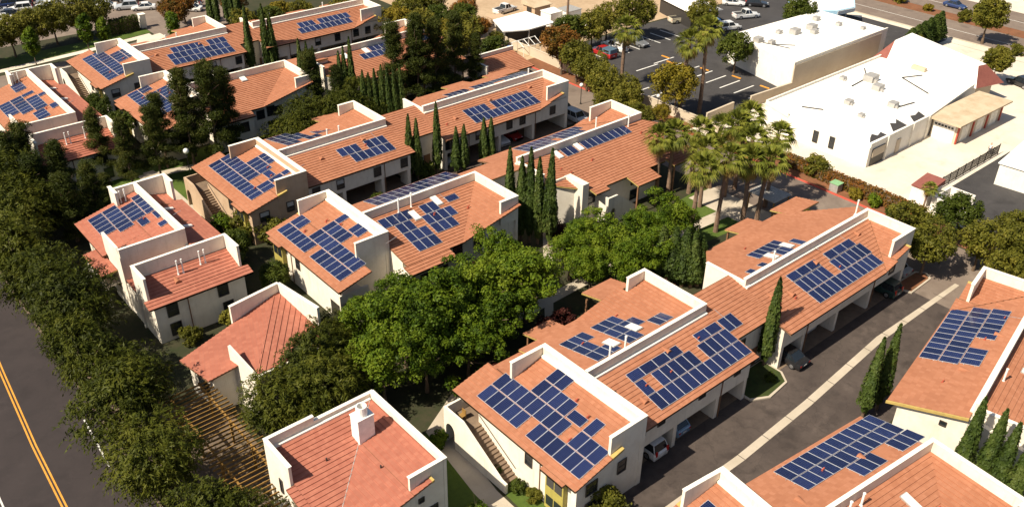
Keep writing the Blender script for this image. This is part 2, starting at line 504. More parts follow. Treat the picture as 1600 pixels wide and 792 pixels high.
def roof_facet(mb, poly, zf, down, course=0.42, lift=0.065, th=0.14):
    """stepped courses of flat tile over a convex plan polygon; down = plan direction of fall"""
    dx, dy = down
    l = math.hypot(dx, dy)
    dx, dy = dx / l, dy / l
    ss = [x * dx + y * dy for x, y in poly]
    s0, s1 = min(ss), max(ss)
    k = max(1, int(math.ceil((s1 - s0) / course - 1e-6)))
    for i in range(k):
        a, b = s1 - (i + 1) * course, s1 - i * course
        a = max(a, s0)
        pc = clip(poly, dx, dy, a)
        pc = clip(pc, -dx, -dy, -b) if len(pc) > 2 else pc
        if len(pc) < 3:
            continue
        w = b - a
        top = []
        uv = []
        for x, y in pc:
            s = x * dx + y * dy
            t = (s - a) / w if w > 1e-6 else 0
            top.append((x, y, zf(x, y) + lift * t))
            uv.append((-x * dy + y * dx, s))
        mb.add(top, [list(range(len(top)))], 0, [uv])
        lo = [p for p in pc if abs(p[0] * dx + p[1] * dy - b) < 1e-6]
        if len(lo) >= 2:
            p, q = lo[0], lo[-1]
            zb = -th if i == 0 else -0.005
            mb.add([(p[0], p[1], zf(*p) + zb), (q[0], q[1], zf(*q) + zb), (q[0], q[1], zf(*q) + lift), (p[0], p[1], zf(*p) + lift)],
                   [[0, 1, 2, 3]], 1 if i == 0 else 0, [[(0.1, 0.1)] * 4])
    n = len(poly)
    mb.add([(x, y, zf(x, y) - th) for x, y in poly], [list(range(n))[::-1]], 1)
    for i in range(n):
        p, q = poly[i], poly[(i + 1) % n]
        mb.add([(p[0], p[1], zf(*p) - th), (q[0], q[1], zf(*q) - th), (q[0], q[1], zf(*q) + 0.012), (p[0], p[1], zf(*p) + 0.012)], [[0, 1, 2, 3]], 1)

def roof(T, facets, parent, mat='tile', fascia='fascia', name='roof', course=0.42):
    mb = MB(T)
    for poly, zf, down in facets:
        roof_facet(mb, poly, zf, down, course)
    return mb.build(name, [M[mat], M[fascia]], parent, fix=False)

def parapet(T, segs, parent, mat='stucco', name='parapet'):
    """segs: list of boxes (x0,y0,z0,x1,y1,z1) with a thin cap"""
    mb = MB(T)
    for i, (x0, y0, z0, x1, y1, z1) in enumerate(segs):
        e = 0.003 * i
        mb.box(x0 + e, y0 + e, z0, x1 - e, y1 - e, z1 - e, 0)
        mb.box(x0 - 0.03 - e, y0 - 0.03 - e, z1, x1 + 0.03 + e, y1 + 0.03 + e, z1 + 0.06 + 0.004 * i, 1)
    return mb.build(name, [M[mat], M['cap']], parent)

def window(T, face, u, w, z0, h, wall, parent, blind=False, bars=1):
    """window proud of a wall. face: '-y','+y','-x','+x'; u = centre along the wall"""
    d = -1 if face[0] == '-' else 1
    def bx(mb, u0, u1, za, zb, d0, d1):
        a, b = wall + d * d0, wall + d * d1
        a, b = min(a, b), max(a, b)
        if face[1] == 'y':
            mb.box(u0, a, za, u1, b, zb)
        else:
            mb.box(a, u0, za, b, u1, zb)
    f = MB(T)
    t = 0.07
    bx(f, u - w / 2 - t, u - w / 2, z0 - t, z0 + h + t, 0, 0.07)
    bx(f, u + w / 2, u + w / 2 + t, z0 - t, z0 + h + t, 0, 0.07)
    bx(f, u - w / 2, u + w / 2, z0 - t, z0, 0, 0.09)
    bx(f, u - w / 2, u + w / 2, z0 + h, z0 + h + t, 0, 0.07)
    if bars and h > 0.8:
        bx(f, u - w / 2, u + w / 2, z0 + h * 0.5 - 0.025, z0 + h * 0.5 + 0.025, 0.02, 0.055)
    fo = f.build('window', M['frame'], parent)
    p = MB(T)
    bx(p, u - w / 2, u + w / 2, z0, z0 + h, 0, 0.02)
    p.build('pane', M['glass'], fo)
    if blind:
        q = MB(T)
        bx(q, u - w / 2 + 0.03, u + w / 2 - 0.03, z0 + h * 0.52, z0 + h - 0.02, 0.02, 0.03)
        q.build('blind', M['blind'], fo)
    return fo

# --- solar panel meshes (portrait 1.64 x 0.96, lies in its own xy plane, long side along y)
def panel_mesh(w, l, name):
    mb = MB()
    t = 0.035
    fr = 0.022
    mb.raw([(0, 0, -t), (w, 0, -t), (w, l, -t), (0, l, -t), (0, 0, 0), (w, 0, 0), (w, l, 0), (0, l, 0),
            (fr, fr, 0), (w - fr, fr, 0), (w - fr, l - fr, 0), (fr, l - fr, 0)],
           [[3, 2, 1, 0], [0, 1, 5, 4], [1, 2, 6, 5], [2, 3, 7, 6], [3, 0, 4, 7], [4, 5, 9, 8], [5, 6, 10, 9], [6, 7, 11, 10], [7, 4, 8, 11]], 0)
    mb.raw([(fr, fr, -0.004), (w - fr, fr, -0.004), (w - fr, l - fr, -0.004), (fr, l - fr, -0.004)], [[0, 1, 2, 3]], 1,
           [[(0, 0), (w - 2 * fr, 0), (w - 2 * fr, l - 2 * fr), (0, l - 2 * fr)]])
    o = mb.build(name, [M['alu'], M['panel']], None, fix=False)
    me = o.data
    bpy.data.objects.remove(o)
    return me

_pm = {}
def pmesh(w, l):
    k = (round(w, 3), round(l, 3))
    if k not in _pm:
        _pm[k] = panel_mesh(w, l, 'solar_panel')
    return _pm[k]

def solar(parent, O, eu, ev, zf, blocks, pu=1.0, pv=1.66):
    """array on the roof plane zf. O: plan corner, eu: along the row, ev: across the rows (plan unit vectors).
    blocks: (kind, u0 in columns, v0 in metres, 'string of 1 and .')"""
    eu, ev = Vector((*eu, 0)).normalized(), Vector((*ev, 0)).normalized()
    def p3(u, v, dz):
        x = O[0] + eu.x * u + ev.x * v
        y = O[1] + eu.y * u + ev.y * v
        return Vector((x, y, zf(x, y) + dz))
    org = Vector(parent.location)
    au = (p3(1, 0, 0) - p3(0, 0, 0)).normalized()
    av = (p3(0, 1, 0) - p3(0, 0, 0)).normalized()
    nrm = au.cross(av)
    flip = nrm.z < 0
    rails = MB()
    items = []
    for kind, u0, v0, s in blocks:
        cu, cv = (pu, pv) if kind == 'P' else (pv, 1.0)
        w, l = cu - 0.028, cv - 0.025
        for i, ch in enumerate(s):
            if ch != '1':
                continue
            uu = u0 * pu + i * cu
            items.append((uu, v0, w, l, kind))
            for fr in (0.22, 0.78):
                a, b = p3(uu - 0.06, v0 + l * fr, 0.06), p3(uu + w + 0.06, v0 + l * fr, 0.06)
                rails.tube(a, b, 0.03, None, 4)
                for q in (a, b):
                    rails.tube(q, q - Vector((0, 0, 0.07)), 0.03, None, 4)
    if items:
        uu = max(i_[0] for i_ in items)
        vt = max(i_[1] + i_[3] for i_ in items)
        rails.tube(p3(uu, vt - 0.3, 0.05), p3(uu, vt + 1.1, 0.05), 0.03, None, 4)
    ro = rails.build('solar_array', M['rail'], parent)
    for uu, v0, w, l, kind in items:
        if flip:
            base, X, Y, ww, ll = p3(uu, v0, 0.125), av, au, l, w
        else:
            base, X, Y, ww, ll = p3(uu, v0, 0.125), au, av, w, l
        me = pmesh(ww, ll)
        o = bpy.data.objects.new('solar_panel', me)
        COL.objects.link(o)
        Z = X.cross(Y).normalized()
        Y2 = Z.cross(X)
        R = Matrix((X, Y2, Z)).transposed().to_4x4()
        o.parent = ro
        o.matrix_local = Matrix.Translation(base - org) @ R
    return ro

def vent_pipe(T, x, y, zr, h, parent, r=0.09):
    mb = MB(T)
    mb.cyl(x, y, zr - 0.1, zr + h, r, r, 8)
    mb.cyl(x, y, zr + h, zr + h + 0.08, r * 1.25, r * 1.25, 8)
    mb.cyl(x, y, zr - 0.1, zr + 0.12, r * 2.2, r * 1.3, 8)
    return mb.build('vent_pipe', M['white'], parent)

def roof_vent(T, x, y, zf, parent, s=1.0):
    z = zf(x, y)
    mb = MB(T)
    mb.box(x - 0.16 * s, y - 0.16 * s, z - 0.05, x + 0.16 * s, y + 0.16 * s, z + 0.10 * s)
    mb.cyl(x, y, z + 0.1 * s, z + 0.34 * s, 0.09 * s, 0.09 * s, 8)
    mb.tube((x, y, z + 0.3 * s), (x + 0.28 * s, y, z + 0.36 * s), 0.08 * s, 0.08 * s, 8)
    return mb.build('roof_vent', M['clay_vent'], parent)

def hood_vent(T, x, y, zf, parent, gx, gy):
    z = zf(x, y)
    mb = MB(T)
    a = 0.32
    dx, dy = (1, 0) if abs(gx) > abs(gy) else (0, 1)
    sg = -1 if (gx + gy) > 0 else 1
    # half barrel hood opening down the slope
    n = 8
    vs, fs = [], []
    for k in range(n + 1):
        t = math.pi * k / n
        o, h = a * math.cos(t), 0.30 * math.sin(t)
        p0 = (x + dy * o, y + dx * o)
        q0 = (p0[0] + dx * sg * 0.45, p0[1] + dy * sg * 0.45)
        b0 = (x - dx * sg * 0.5, y - dy * sg * 0.5)
        vs += [(q0[0], q0[1], zf(*q0) + 0.02 + h), (b0[0] + dy * o * 0.3, b0[1] + dx * o * 0.3, zf(*b0) + 0.02)]
    for k in range(n):
        fs.append([2 * k, 2 * k + 2, 2 * k + 3, 2 * k + 1])
    fs.append([2 * k for k in range(n + 1)])
    mb.add(vs, fs)
    return mb.build('hood_vent', M['tile'], parent)

def skylight(parent, x, y, zf, w, l, ang=0.0, T=None):
    mb = MB(T)
    c, s_ = math.cos(ang), math.sin(ang)
    def q(a, b):
        return (x + a * c - b * s_, y + a * s_ + b * c)
    P = [q(-w / 2, -l / 2), q(w / 2, -l / 2), q(w / 2, l / 2), q(-w / 2, l / 2)]
    mb.prism(P, lambda a, b: zf(a, b) - 0.05, lambda a, b: zf(a, b) + 0.16, 1)
    k = 0.9
    Q = [q(-w / 2 * k, -l / 2 * k), q(w / 2 * k, -l / 2 * k), q(w / 2 * k, l / 2 * k), q(-w / 2 * k, l / 2 * k)]
    mb.prism(Q, lambda a, b: zf(a, b) + 0.15, lambda a, b: zf(a, b) + 0.22, 0)
    return mb.build('skylight', [M['skylight'], M['grey_metal']], parent)

# ------------------------------------------------------------------ ground
def sheet(name, poly, z, mat):
    mb = MB()
    mb.raw([(x, y, z) for x, y in poly], [list(range(len(poly)))])
    o = mb.build(name, M[mat], fix=False)
    if o.data.polygons[0].normal.z < 0:
        o.data.flip_normals()
    o['kind'] = 'structure'
    return o

def rect(x0, y0, x1, y1):
    return [(x0, y0), (x1, y0), (x1, y1), (x0, y1)]

def slab(name, poly, z0, z1, mat):
    o = MB().prism(poly, z0, z1).build(name, M[mat])
    o['kind'] = 'structure'
    return o

Z1, Z2, Z3, Z4 = 0.004, 0.008, 0.012, 0.016
sheet('ground', rect(-900, -500, 1500, 1500), 0.0, 'soil')

# roads, yards and planting beds
sheet('street', rect(-120, -60, 12.2, 152), Z1, 'asphalt_road')
sheet('side_street', [(-120, 148.5), (12, 148.5), (36, 149.5), (54, 152.5), (62, 156), (62, 166), (55, 164), (44, 161.8), (30, 160.6), (-120, 158)], Z2, 'asphalt_grey')
def stripe(name, pts, w, mat, z=Z3):
    mb = MB()
    for p, q in zip(pts, pts[1:]):
        d = Vector((q[0] - p[0], q[1] - p[1])).normalized() * (w / 2)
        mb.raw([(p[0] + d.y, p[1] - d.x, z), (q[0] + d.y, q[1] - d.x, z), (q[0] - d.y, q[1] + d.x, z), (p[0] - d.y, p[1] + d.x, z)], [[3, 2, 1, 0]])
    o = mb.build(name, M[mat], fix=False)
    if o.data.polygons[0].normal.z < 0:
        o.data.flip_normals()
    o['kind'] = 'structure'
    return o
stripe('centre_line', [(6.15, 40), (6.38, 60), (6.68, 69), (7.4, 81), (8.4, 95), (9.4, 120)], 0.14, 'paint_yellow')
stripe('centre_line', [(6.43, 40), (6.66, 60), (6.96, 69), (7.68, 81), (8.68, 95), (9.68, 120)], 0.14, 'paint_yellow')
stripe('edge_line', [(10.8, 62.5), (11.15, 69.5)], 0.14, 'paint_white')
stripe('edge_line', [(2.75, 58), (2.95, 66)], 0.14, 'paint_white')
slab('kerb', rect(12.2, 20, 12.4, 146), 0, 0.14, 'walk_dull')
sheet('sidewalk', rect(13.4, 20, 14.9, 146), Z1, 'walk_dull')
sheet('driveway', rect(30, 24.0, 98.8, 34.6), Z1, 'asphalt')
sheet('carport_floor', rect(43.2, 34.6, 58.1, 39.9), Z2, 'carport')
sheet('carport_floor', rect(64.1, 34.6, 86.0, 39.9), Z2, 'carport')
sheet('gutter', [(36, 29.6), (51.7, 29.35), (62, 29.75), (76, 30.75), (91.5, 30.7), (91.5, 31.2), (76, 31.5), (62, 30.5), (51.7, 30.1), (36, 30.3)], Z3, 'concrete')
mbj = MB()
for k in range(12):
    x = 48.2 + 3.6 * k
    y = 29.35 + (x - 51.7) * 0.05 if x < 76 else 30.7
    mbj.raw([(x, y - .3, Z4), (x + 0.07, y - .3, Z4), (x + 0.07, y + 1.1, Z4), (x, y + 1.1, Z4)], [[0, 1, 2, 3]])
mbj.build('gutter_joints', M['asphalt'], fix=False)['kind'] = 'structure'
sheet('inner_lane', rect(43.2, 80.6, 99.2, 88.0), Z1, 'asphalt')
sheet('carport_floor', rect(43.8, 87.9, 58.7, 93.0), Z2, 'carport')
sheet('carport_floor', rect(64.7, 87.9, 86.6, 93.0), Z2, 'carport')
sheet('back_lane', rect(43.2, 127.0, 99.2, 134.6), Z1, 'asphalt')
sheet('east_lane', rect(88.6, 44.0, 99.3, 79.9), Z2, 'asphalt_grey')
sheet('east_lane', rect(87.6, 88.6, 99.3, 140), Z2, 'asphalt_grey')
sheet('planting_strip', rect(99.5, 20, 104, 130), Z1, 'mulch')
slab('red_kerb', rect(99.2, 42.0, 99.45, 80), 0, 0.14, 'paint_red')
slab('red_kerb', rect(99.2, 96.0, 99.45, 124), 0, 0.14, 'paint_red')
sheet('concrete_yard', [(103.2, 36.5), (168.5, 36.5), (168.5, 76), (147, 76), (103.2, 76)], Z1, 'concrete_bright')
sheet('yard_gap', [(100.2, 70), (103.2, 70), (103.2, 76.4), (100.2, 76.4)], Z2, 'concrete_bright')
sheet('dark_lot', [(101.8, 20), (130, 20), (130, 42.8), (110.0, 42.8), (104.5, 36.6), (101.8, 34)], Z2, 'asphalt_dark')
sheet('parking_lot', [(102.6, 76.5), (128, 76.5), (128, 91), (152, 91), (168, 84), (168, 112), (126, 114), (104.3, 112.5)], Z2, 'asphalt_dark')
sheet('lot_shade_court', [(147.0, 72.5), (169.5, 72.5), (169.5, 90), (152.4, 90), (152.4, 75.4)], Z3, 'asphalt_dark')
sheet('highway', rect(171.5, -300, 197.5, 600), Z1, 'asphalt_grey')
slab('median', rect(181.8, -200, 185.6, 500), 0, 0.15, 'mulch')
slab('kerb', rect(171.1, -300, 171.5, 600), 0, 0.14, 'concrete')
sheet('frontage_walk', rect(168.6, -300, 171.1, 600), Z1, 'concrete_bright')
sheet('far_verge', rect(197.5, -300, 320, 600), Z1, 'concrete_bright')
sheet('lane_line', rect(176.3, -300, 176.45, 600), Z3, 'paint_white')
sheet('lane_line', rect(191.2, -300, 191.35, 600), Z3, 'paint_white')
sheet('work_yard', [(100.6, 113), (126, 114.5), (168, 112.5), (168, 200), (100.6, 200)], Z3, 'dry')
# lot stall lines
def stall(x, y, x2, y2, w=0.24):
    stripe('stall_line', [(x, y), (x2, y2)], w, 'paint_white')
for k in range(8):
    stall(117.0, 78.2 + 2.85 * k, 122.2, 78.2 + 2.85 * k)
for k in range(6):
    stall(103.6, 88.4 + 2.85 * k, 108.2, 88.4 + 2.85 * k)
for k in range(8):
    stall(112.2 + 2.75 * k, 104.6, 112.2 + 2.75 * k, 109.6)
stall(112.0, 97.6, 117.4, 97.6)
stall(112.0, 94.8, 116.8, 94.8)
stall(104.5, 77.6, 109.0, 77.9)
for k, (x, y) in enumerate([(122.9, 79.4), (122.9, 85.1), (121.6, 90.8), (119.6, 96.6), (121.0, 99.0)]):
    w_ = MB()
    w_.prism(rect(x - .12, y - 0.9, x + .12, y + 0.9), 0.009, 0.14)
    tag(w_.build('wheel_stop', M['paint_yellow']), ['yellow wheel stop nearest the gap in the lot wall', 'yellow wheel stop second from the lot wall gap', 'yellow wheel stop near the planted tree island', 'yellow wheel stop at the bend of the stall lines', 'yellow wheel stop farthest from the lot wall gap'][k], 'wheel stop', 'wheel stops in the lot')
# lawns, paths and beds
sheet('lawn', [(73.0, 54.4), (88.4, 53.6), (88.4, 63.4), (76.0, 62.4)], Z2, 'lawn')
sheet('garden_path', [(74.6, 56.9), (85.4, 56.3), (85.4, 58.0), (74.6, 58.6)], Z3, 'concrete')
sheet('garden_path', [(84.0, 52.4), (88.8, 52.4), (88.8, 62.6), (84.0, 62.6)], Z4, 'concrete')
sheet('garden_path', [(31.6, 30), (33.4, 30), (33.6, 40), (34.8, 47.6), (39.2, 50.4), (38.4, 52.0), (33.2, 49.2), (32.0, 41)], Z2, 'concrete')
sheet('garden_path', [(33.4, 97.0), (34.8, 97.0), (34.8, 112.5), (33.4, 112.5)], Z2, 'concrete')
sheet('garden_path', [(32.5, 110.6), (58.0, 106.4), (58.0, 107.9), (32.5, 112.1)], Z3, 'concrete')
sheet('garden_path', [(40.0, 55.9), (73.0, 57.2), (73.0, 58.6), (40.0, 57.4)], Z2, 'concrete')
sheet('lawn', rect(28.0, 99.6, 45.0, 115.0), Z1, 'lawn')
sheet('pergola_court', rect(15.6, 44, 21.4, 66), Z2, 'walk_dull')
sheet('garden_path', [(52.4, 55.0), (53.6, 55.0), (66.0, 68.6), (64.6, 68.8)], Z3, 'concrete')
sheet('bed', [(30.4, 30), (31.6, 30), (32.0, 41), (33.2, 49.0), (29.0, 49.0), (29.0, 30)], Z1, 'lawn')
sheet('bed', [(33.9, 40), (35.6, 40), (35.6, 34), (33.5, 30.5)], Z1, 'lawn')
slab('driveway_island', [(58.2, 33.6), (60.0, 32.7), (63.0, 33.0), (63.9, 34.2), (63.9, 36.6), (58.2, 36.6)], 0, 0.14, 'concrete')
sheet('island_bed', [(58.4, 33.8), (60.0, 32.95), (62.9, 33.2), (63.7, 34.3), (63.7, 36.5), (58.4, 36.5)], 0.145, 'lawn_shade')
slab('driveway_island', [(85.9, 33.2), (90.2, 33.3), (91.0, 34.2), (90.2, 35.2), (86.4, 35.4), (85.5, 34.4)], 0, 0.14, 'concrete')
sheet('island_bed', [(86.1, 33.4), (90.0, 33.5), (90.7, 34.2), (90.0, 35.0), (86.5, 35.15), (85.8, 34.4)], 0.145, 'mulch')
sheet('driveway_exit', rect(86.4, 24.0, 99.2, 44.5), Z2, 'asphalt_grey')
# north side: walks, verge, drive and far parking
sheet('sidewalk', [(-40, 160.4), (30, 162.2), (44, 163.4), (56, 165.0), (56, 166.6), (44, 164.9), (30, 163.7), (-40, 162)], Z3, 'concrete_bright')
sheet('verge', [(-40, 162.2), (30, 164), (44, 165.2), (56.5, 167), (56.5, 169.6), (44, 169.2), (-40, 168)], Z1, 'lawn')
sheet('curved_drive', [(56.5, 163), (66, 160), (72, 165), (78, 200), (78, 330), (40, 330), (56.0, 180), (56.6, 170)], Z3, 'asphalt_grey')
sheet('far_parking', [(-60, 178), (56, 174), (62, 180), (90, 330), (-60, 330)], Z2, 'asphalt_grey')
sheet('corner_walk', [(47.0, 150.6), (58.5, 150.4), (57.6, 165.6), (53, 164.6)], Z4, 'concrete_bright')


# ------------------------------------------------------------------ the stucco rows
zE = plane(4.45, 35.2, 0.25, 0, 0)
zS = plane(4.65, 0, 0, 33.9, 0.25)
zB = plane(6.25, 0, 0, 40.3, -0.22)
zV = plane(6.25, 58.2, 0.22, 0, 0)       # valley side of the first block, falls to -x
zV2 = plane(6.2, 86.0, 0.25, 0, 0)       # valley side of the second block
zB2 = plane(6.25, 0, 0, 40.5, -0.22)
PT = 7.2

def e_module(T, b, st='stucco', blinds=(), stairs=True, lower=True):
    mb = MB(T)
    mb.prism(rect(35.75, 33.32, 42.9, 45.04), 0, lambda x, y: zE(x, y) - 0.15)
    mb.build('wall', M[st], b)
    parapet(T, [(42.6, 33.28, 0, 43.1, 45.08, PT), (39.15, 33.284, 4.6, 42.6, 33.55, PT), (39.15, 44.81, 4.6, 42.6, 45.076, PT)], b, st)
    roof(T, [(rect(35.2, 32.95, 39.12, 47.9), zE, (-1, 0)), (rect(39.12, 33.57, 42.58, 44.79), zE, (-1, 0))], b)
    fl = MB(T)
    fl.prism(rect(42.38, 33.6, 42.598, 44.78), lambda x, y: zE(x, y) - 0.05, lambda x, y: zE(x, y) + 0.2)
    fl.build('flashing', M['cap'], b)
    end = MB(T)
    end.prism(rect(39.10, 32.93, 40.3, 33.27), lambda x, y: zE(x, y) - 0.17, lambda x, y: zE(x, y) + 0.05)
    end.build('rake_end', [M['yellow_fascia']], b)
    for i, (u, w, z0, h) in enumerate([(40.6, 0.85, 2.9, 1.15), (37.3, 1.1, 2.75, 1.1), (37.3, 1.1, 0.7, 1.1)]):
        window(T, '-y', u, w, z0, h, 33.28, b, blind=(i in blinds))
    window(T, '-x', 38.7, 0.75, 2.5, 1.05, 35.75, b)
    # olive bay window on the low side
    by = MB(T)
    by.box(35.28, 34.25, 0.35, 35.752, 36.25, 4.25)
    bo = by.build('bay_window', M['olive'], b)
    for za in (2.75, 0.75):
        p = MB(T)
        p.box(35.255, 34.4, za, 35.28, 35.2, za + 1.0)
        p.box(35.255, 35.3, za, 35.28, 36.1, za + 1.0)
        p.build('pane', M['glass'], bo)
    roof(T, [(rect(34.85, 34.0, 35.22, 36.5), zE, (-1, 0))], b, name='bay_roof')
    ds = MB(T)
    ds.cyl(35.70, 37.35, 0, 4.3, 0.05, 0.05, 6)
    ds.build('downspout', M['fascia'], b)
    if stairs:
        w = MB(T)
        out = [(39.3, 0), (39.3, 1.0), (39.9, 1.05), (44.9, 3.75), (47.4, 3.75), (47.4, 0), (47.15, 0), (47.15, 1.6)]
        for k in range(1, 8):
            t = math.pi * k / 8
            out.append((46.55 + 0.6 * math.cos(t), 1.6 + 0.75 * math.sin(t)))
        out += [(45.95, 1.6), (45.95, 0)]
        n = len(out)
        vs = [(33.88, y, z) for y, z in out] + [(34.1, y, z) for y, z in out]
        fs = [list(range(n)), list(range(n, 2 * n))[::-1]] + [[i, (i + 1) % n, n + (i + 1) % n, n + i] for i in range(n)]
        w.add(vs, fs)
        w.box(34.1, 47.2, 0, 35.75, 47.4, 3.75)
        w.box(35.75, 47.15, 0, 38.9, 47.38, 3.75)
        w.build('stair_wall', M['stucco_tan' if st == 'stucco_tan' else 'stucco'], b)
        q = MB(T)
        for k in range(15):
            y0 = 40.0 + k * 0.33
            q.box(34.1, y0, 0, 35.75, y0 + 0.33, 0.18 + k * 0.174)
        q.box(34.1, 44.95, 2.45, 35.75, 47.2, 2.62)
        q.box(35.75, 45.08, 2.45, 38.9, 47.15, 2.6)
        q.build('staircase', M['carport'], b)
        h = MB(T)
        h.tube((35.68, 40.2, 1.0), (35.68, 44.9, 3.5), 0.03, None, 6)
        h.build('handrail', M['dark_metal'], b)
    else:
        q = MB(T)
        q.box(35.75, 45.08, 2.45, 38.9, 47.4, 2.6)
        q.box(35.55, 47.2, 0, 38.9, 47.4, 3.6)
        q.box(35.55, 45.09, 2.4, 35.75, 47.2, 3.6)
        q.build('balcony', M['stucco'], b)
        p = MB(T)
        p.box(35.8, 46.9, 3.4, 35.95, 47.1, zE(35.9, 0) - 0.1)
        p.build('post', M['fascia'], b)
    for x, y in ((41.0, 39.0), (40.4, 37.1), (38.0, 36.6)):
        roof_vent(T, x, y, zE, b, 0.8)

def carport_front(T, b, x0, x1, piers, yw, zf, slits, st='stucco', bigwin=(), door=None, zo=2.35, ridge=40.2):
    mb = MB(T)
    mb.prism(rect(x0, yw, x1, ridge), zo, lambda x, y: zf(x, y) - 0.15)
    mb.build('upper_wall', M[st], b)
    mb = MB(T)
    mb.prism(rect(x0, ridge - 0.3, x1, ridge + 0.004), 0, zo - 0.003)
    mb.build('carport_back_wall', M[st], b)
    for px, depth in piers:
        q = MB(T)
        q.box(px - 0.22, yw + 0.006, 0, px + 0.22, yw + depth, zo - 0.004)
        q.build('pillar', M[st], b)
    for u in slits:
        window(T, '-y', u, 0.8, 3.75, 0.45, yw, b, bars=0)
    for i, u in enumerate(bigwin):
        window(T, '-y', u, 0.95, 2.95, 1.15, yw, b, blind=(i % 3 == 1))
    ds = MB(T)
    for px, depth in piers[1:-1:2]:
        ds.cyl(px + 0.3, yw - 0.06, 0, zf(px, yw - 0.3) - 0.15, 0.05, 0.05, 6)
    if ds.v:
        ds.build('downspout', M['fascia'], b)

def m1_module(T, b, slits=(), big=(), st='stucco', back='bays', back_up=False, bdark=False):
    carport_front(T, b, 43.11, 58.2, [(48.35, 1.7), (53.95, 1.7), (57.9, 1.7)], 34.3, zS, slits, st, big)
    roof(T, [(rect(43.12, 33.9, 58.75, 39.98), zS, (0, -1))], b)
    fl = MB(T)
    fl.prism(rect(43.12, 39.76, 58.5, 39.995), lambda x, y: zS(x, y) - 0.05, lambda x, y: zS(x, y) + 0.2)
    fl.build('flashing', M['cap'], b)
    segs = [(43.11, 40.0, 5.8, 58.5, 40.28, PT), (58.2, 40.28, 0, 58.5, 47.7, PT), (56.0, 47.4, 4.3, 58.2, 47.7, PT)]
    parapet(T, segs, b, st)
    mb = MB(T)
    mb.prism([(43.12, 40.21), (58.1, 40.21), (51.0, 47.39), (43.12, 47.39)], 0, lambda x, y: zB(x, y) - 0.2)
    mb.prism([(58.19, 40.25), (58.19, 47.388), (51.0, 47.388)], 0, lambda x, y: zV(x, y) - 0.2)
    mb.build('back_wall', M[st], b)
    if back == 'bays':
        fac = [([(43.12, 40.3), (58.18, 40.3), (50.0, 48.48), (43.12, 48.48)], zB, (0, 1)),
               ([(58.18, 40.3), (58.18, 47.38), (55.9, 47.38), (55.9, 48.48), (50.0, 48.48)], zV, (-1, 0)),
               (rect(45.4, 48.49, 48.8, 50.5), zB, (0, 1)), (rect(53.5, 48.49, 57.6, 51.1), plane(5.3, 0, 0, 48.4, -0.22), (0, 1)),
               (rect(39.4, 45.1, 45.39, 48.4), plane(4.85, 0, 0, 45.1, -0.2), (0, 1))]
        roof(T, fac, b, fascia='yellow_fascia')
        for px, py in ((45.8, 50.2), (48.4, 50.2), (54.0, 50.8), (57.2, 50.8)):
            q = MB(T)
            q.box(px - 0.09, py - 0.09, 0, px + 0.09, py + 0.09, 3.9)
            q.build('post', M['fascia'], b)
    else:
        fac = [([(43.12, 40.3), (58.18, 40.3), (50.3, 48.18), (43.12, 48.18)], zB, (0, 1)),
               ([(58.18, 40.3), (58.18, 47.38), (55.95, 47.38), (55.95, 48.18), (50.3, 48.18)], zV, (-1, 0)),
               (rect(55.95, 47.72, 58.5, 48.2), zV, (-1, 0)),
               (rect(42.7, 48.19, 48.5, 49.6), zB, (0, 1))]
        roof(T, fac, b)
        q = MB(T)
        q.box(42.9, 47.4, 0, 48.3, 49.2, 3.9)
        q.build('bay_wall', M[st], b)
        for u in (44.6, 46.9):
            window(T, '+y', u, 1.1, 2.2, 1.3, 49.2, b)
        for u in (50.2, 53.0):
            window(T, '+y', u, 1.1, 2.6, 1.2, 47.39, b)

def connector(T, b, st='stucco'):
    roof(T, [(rect(58.52, 36.3, 64.58, 42.2), zS, (0, -1))], b, fascia='yellow_fascia')
    mb = MB(T)
    mb.prism(rect(58.5, 36.8, 64.62, 41.9), 0, lambda x, y: zS(x, y) - 0.16)
    mb.build('link_wall', M[st], b)
    window(T, '-y', 60.2, 0.95, 2.95, 1.15, 36.8, b)
    d = MB(T)
    d.box(62.0, 36.72, 0, 63.0, 36.8, 2.1)
    d.build('door', M['fascia'], b)

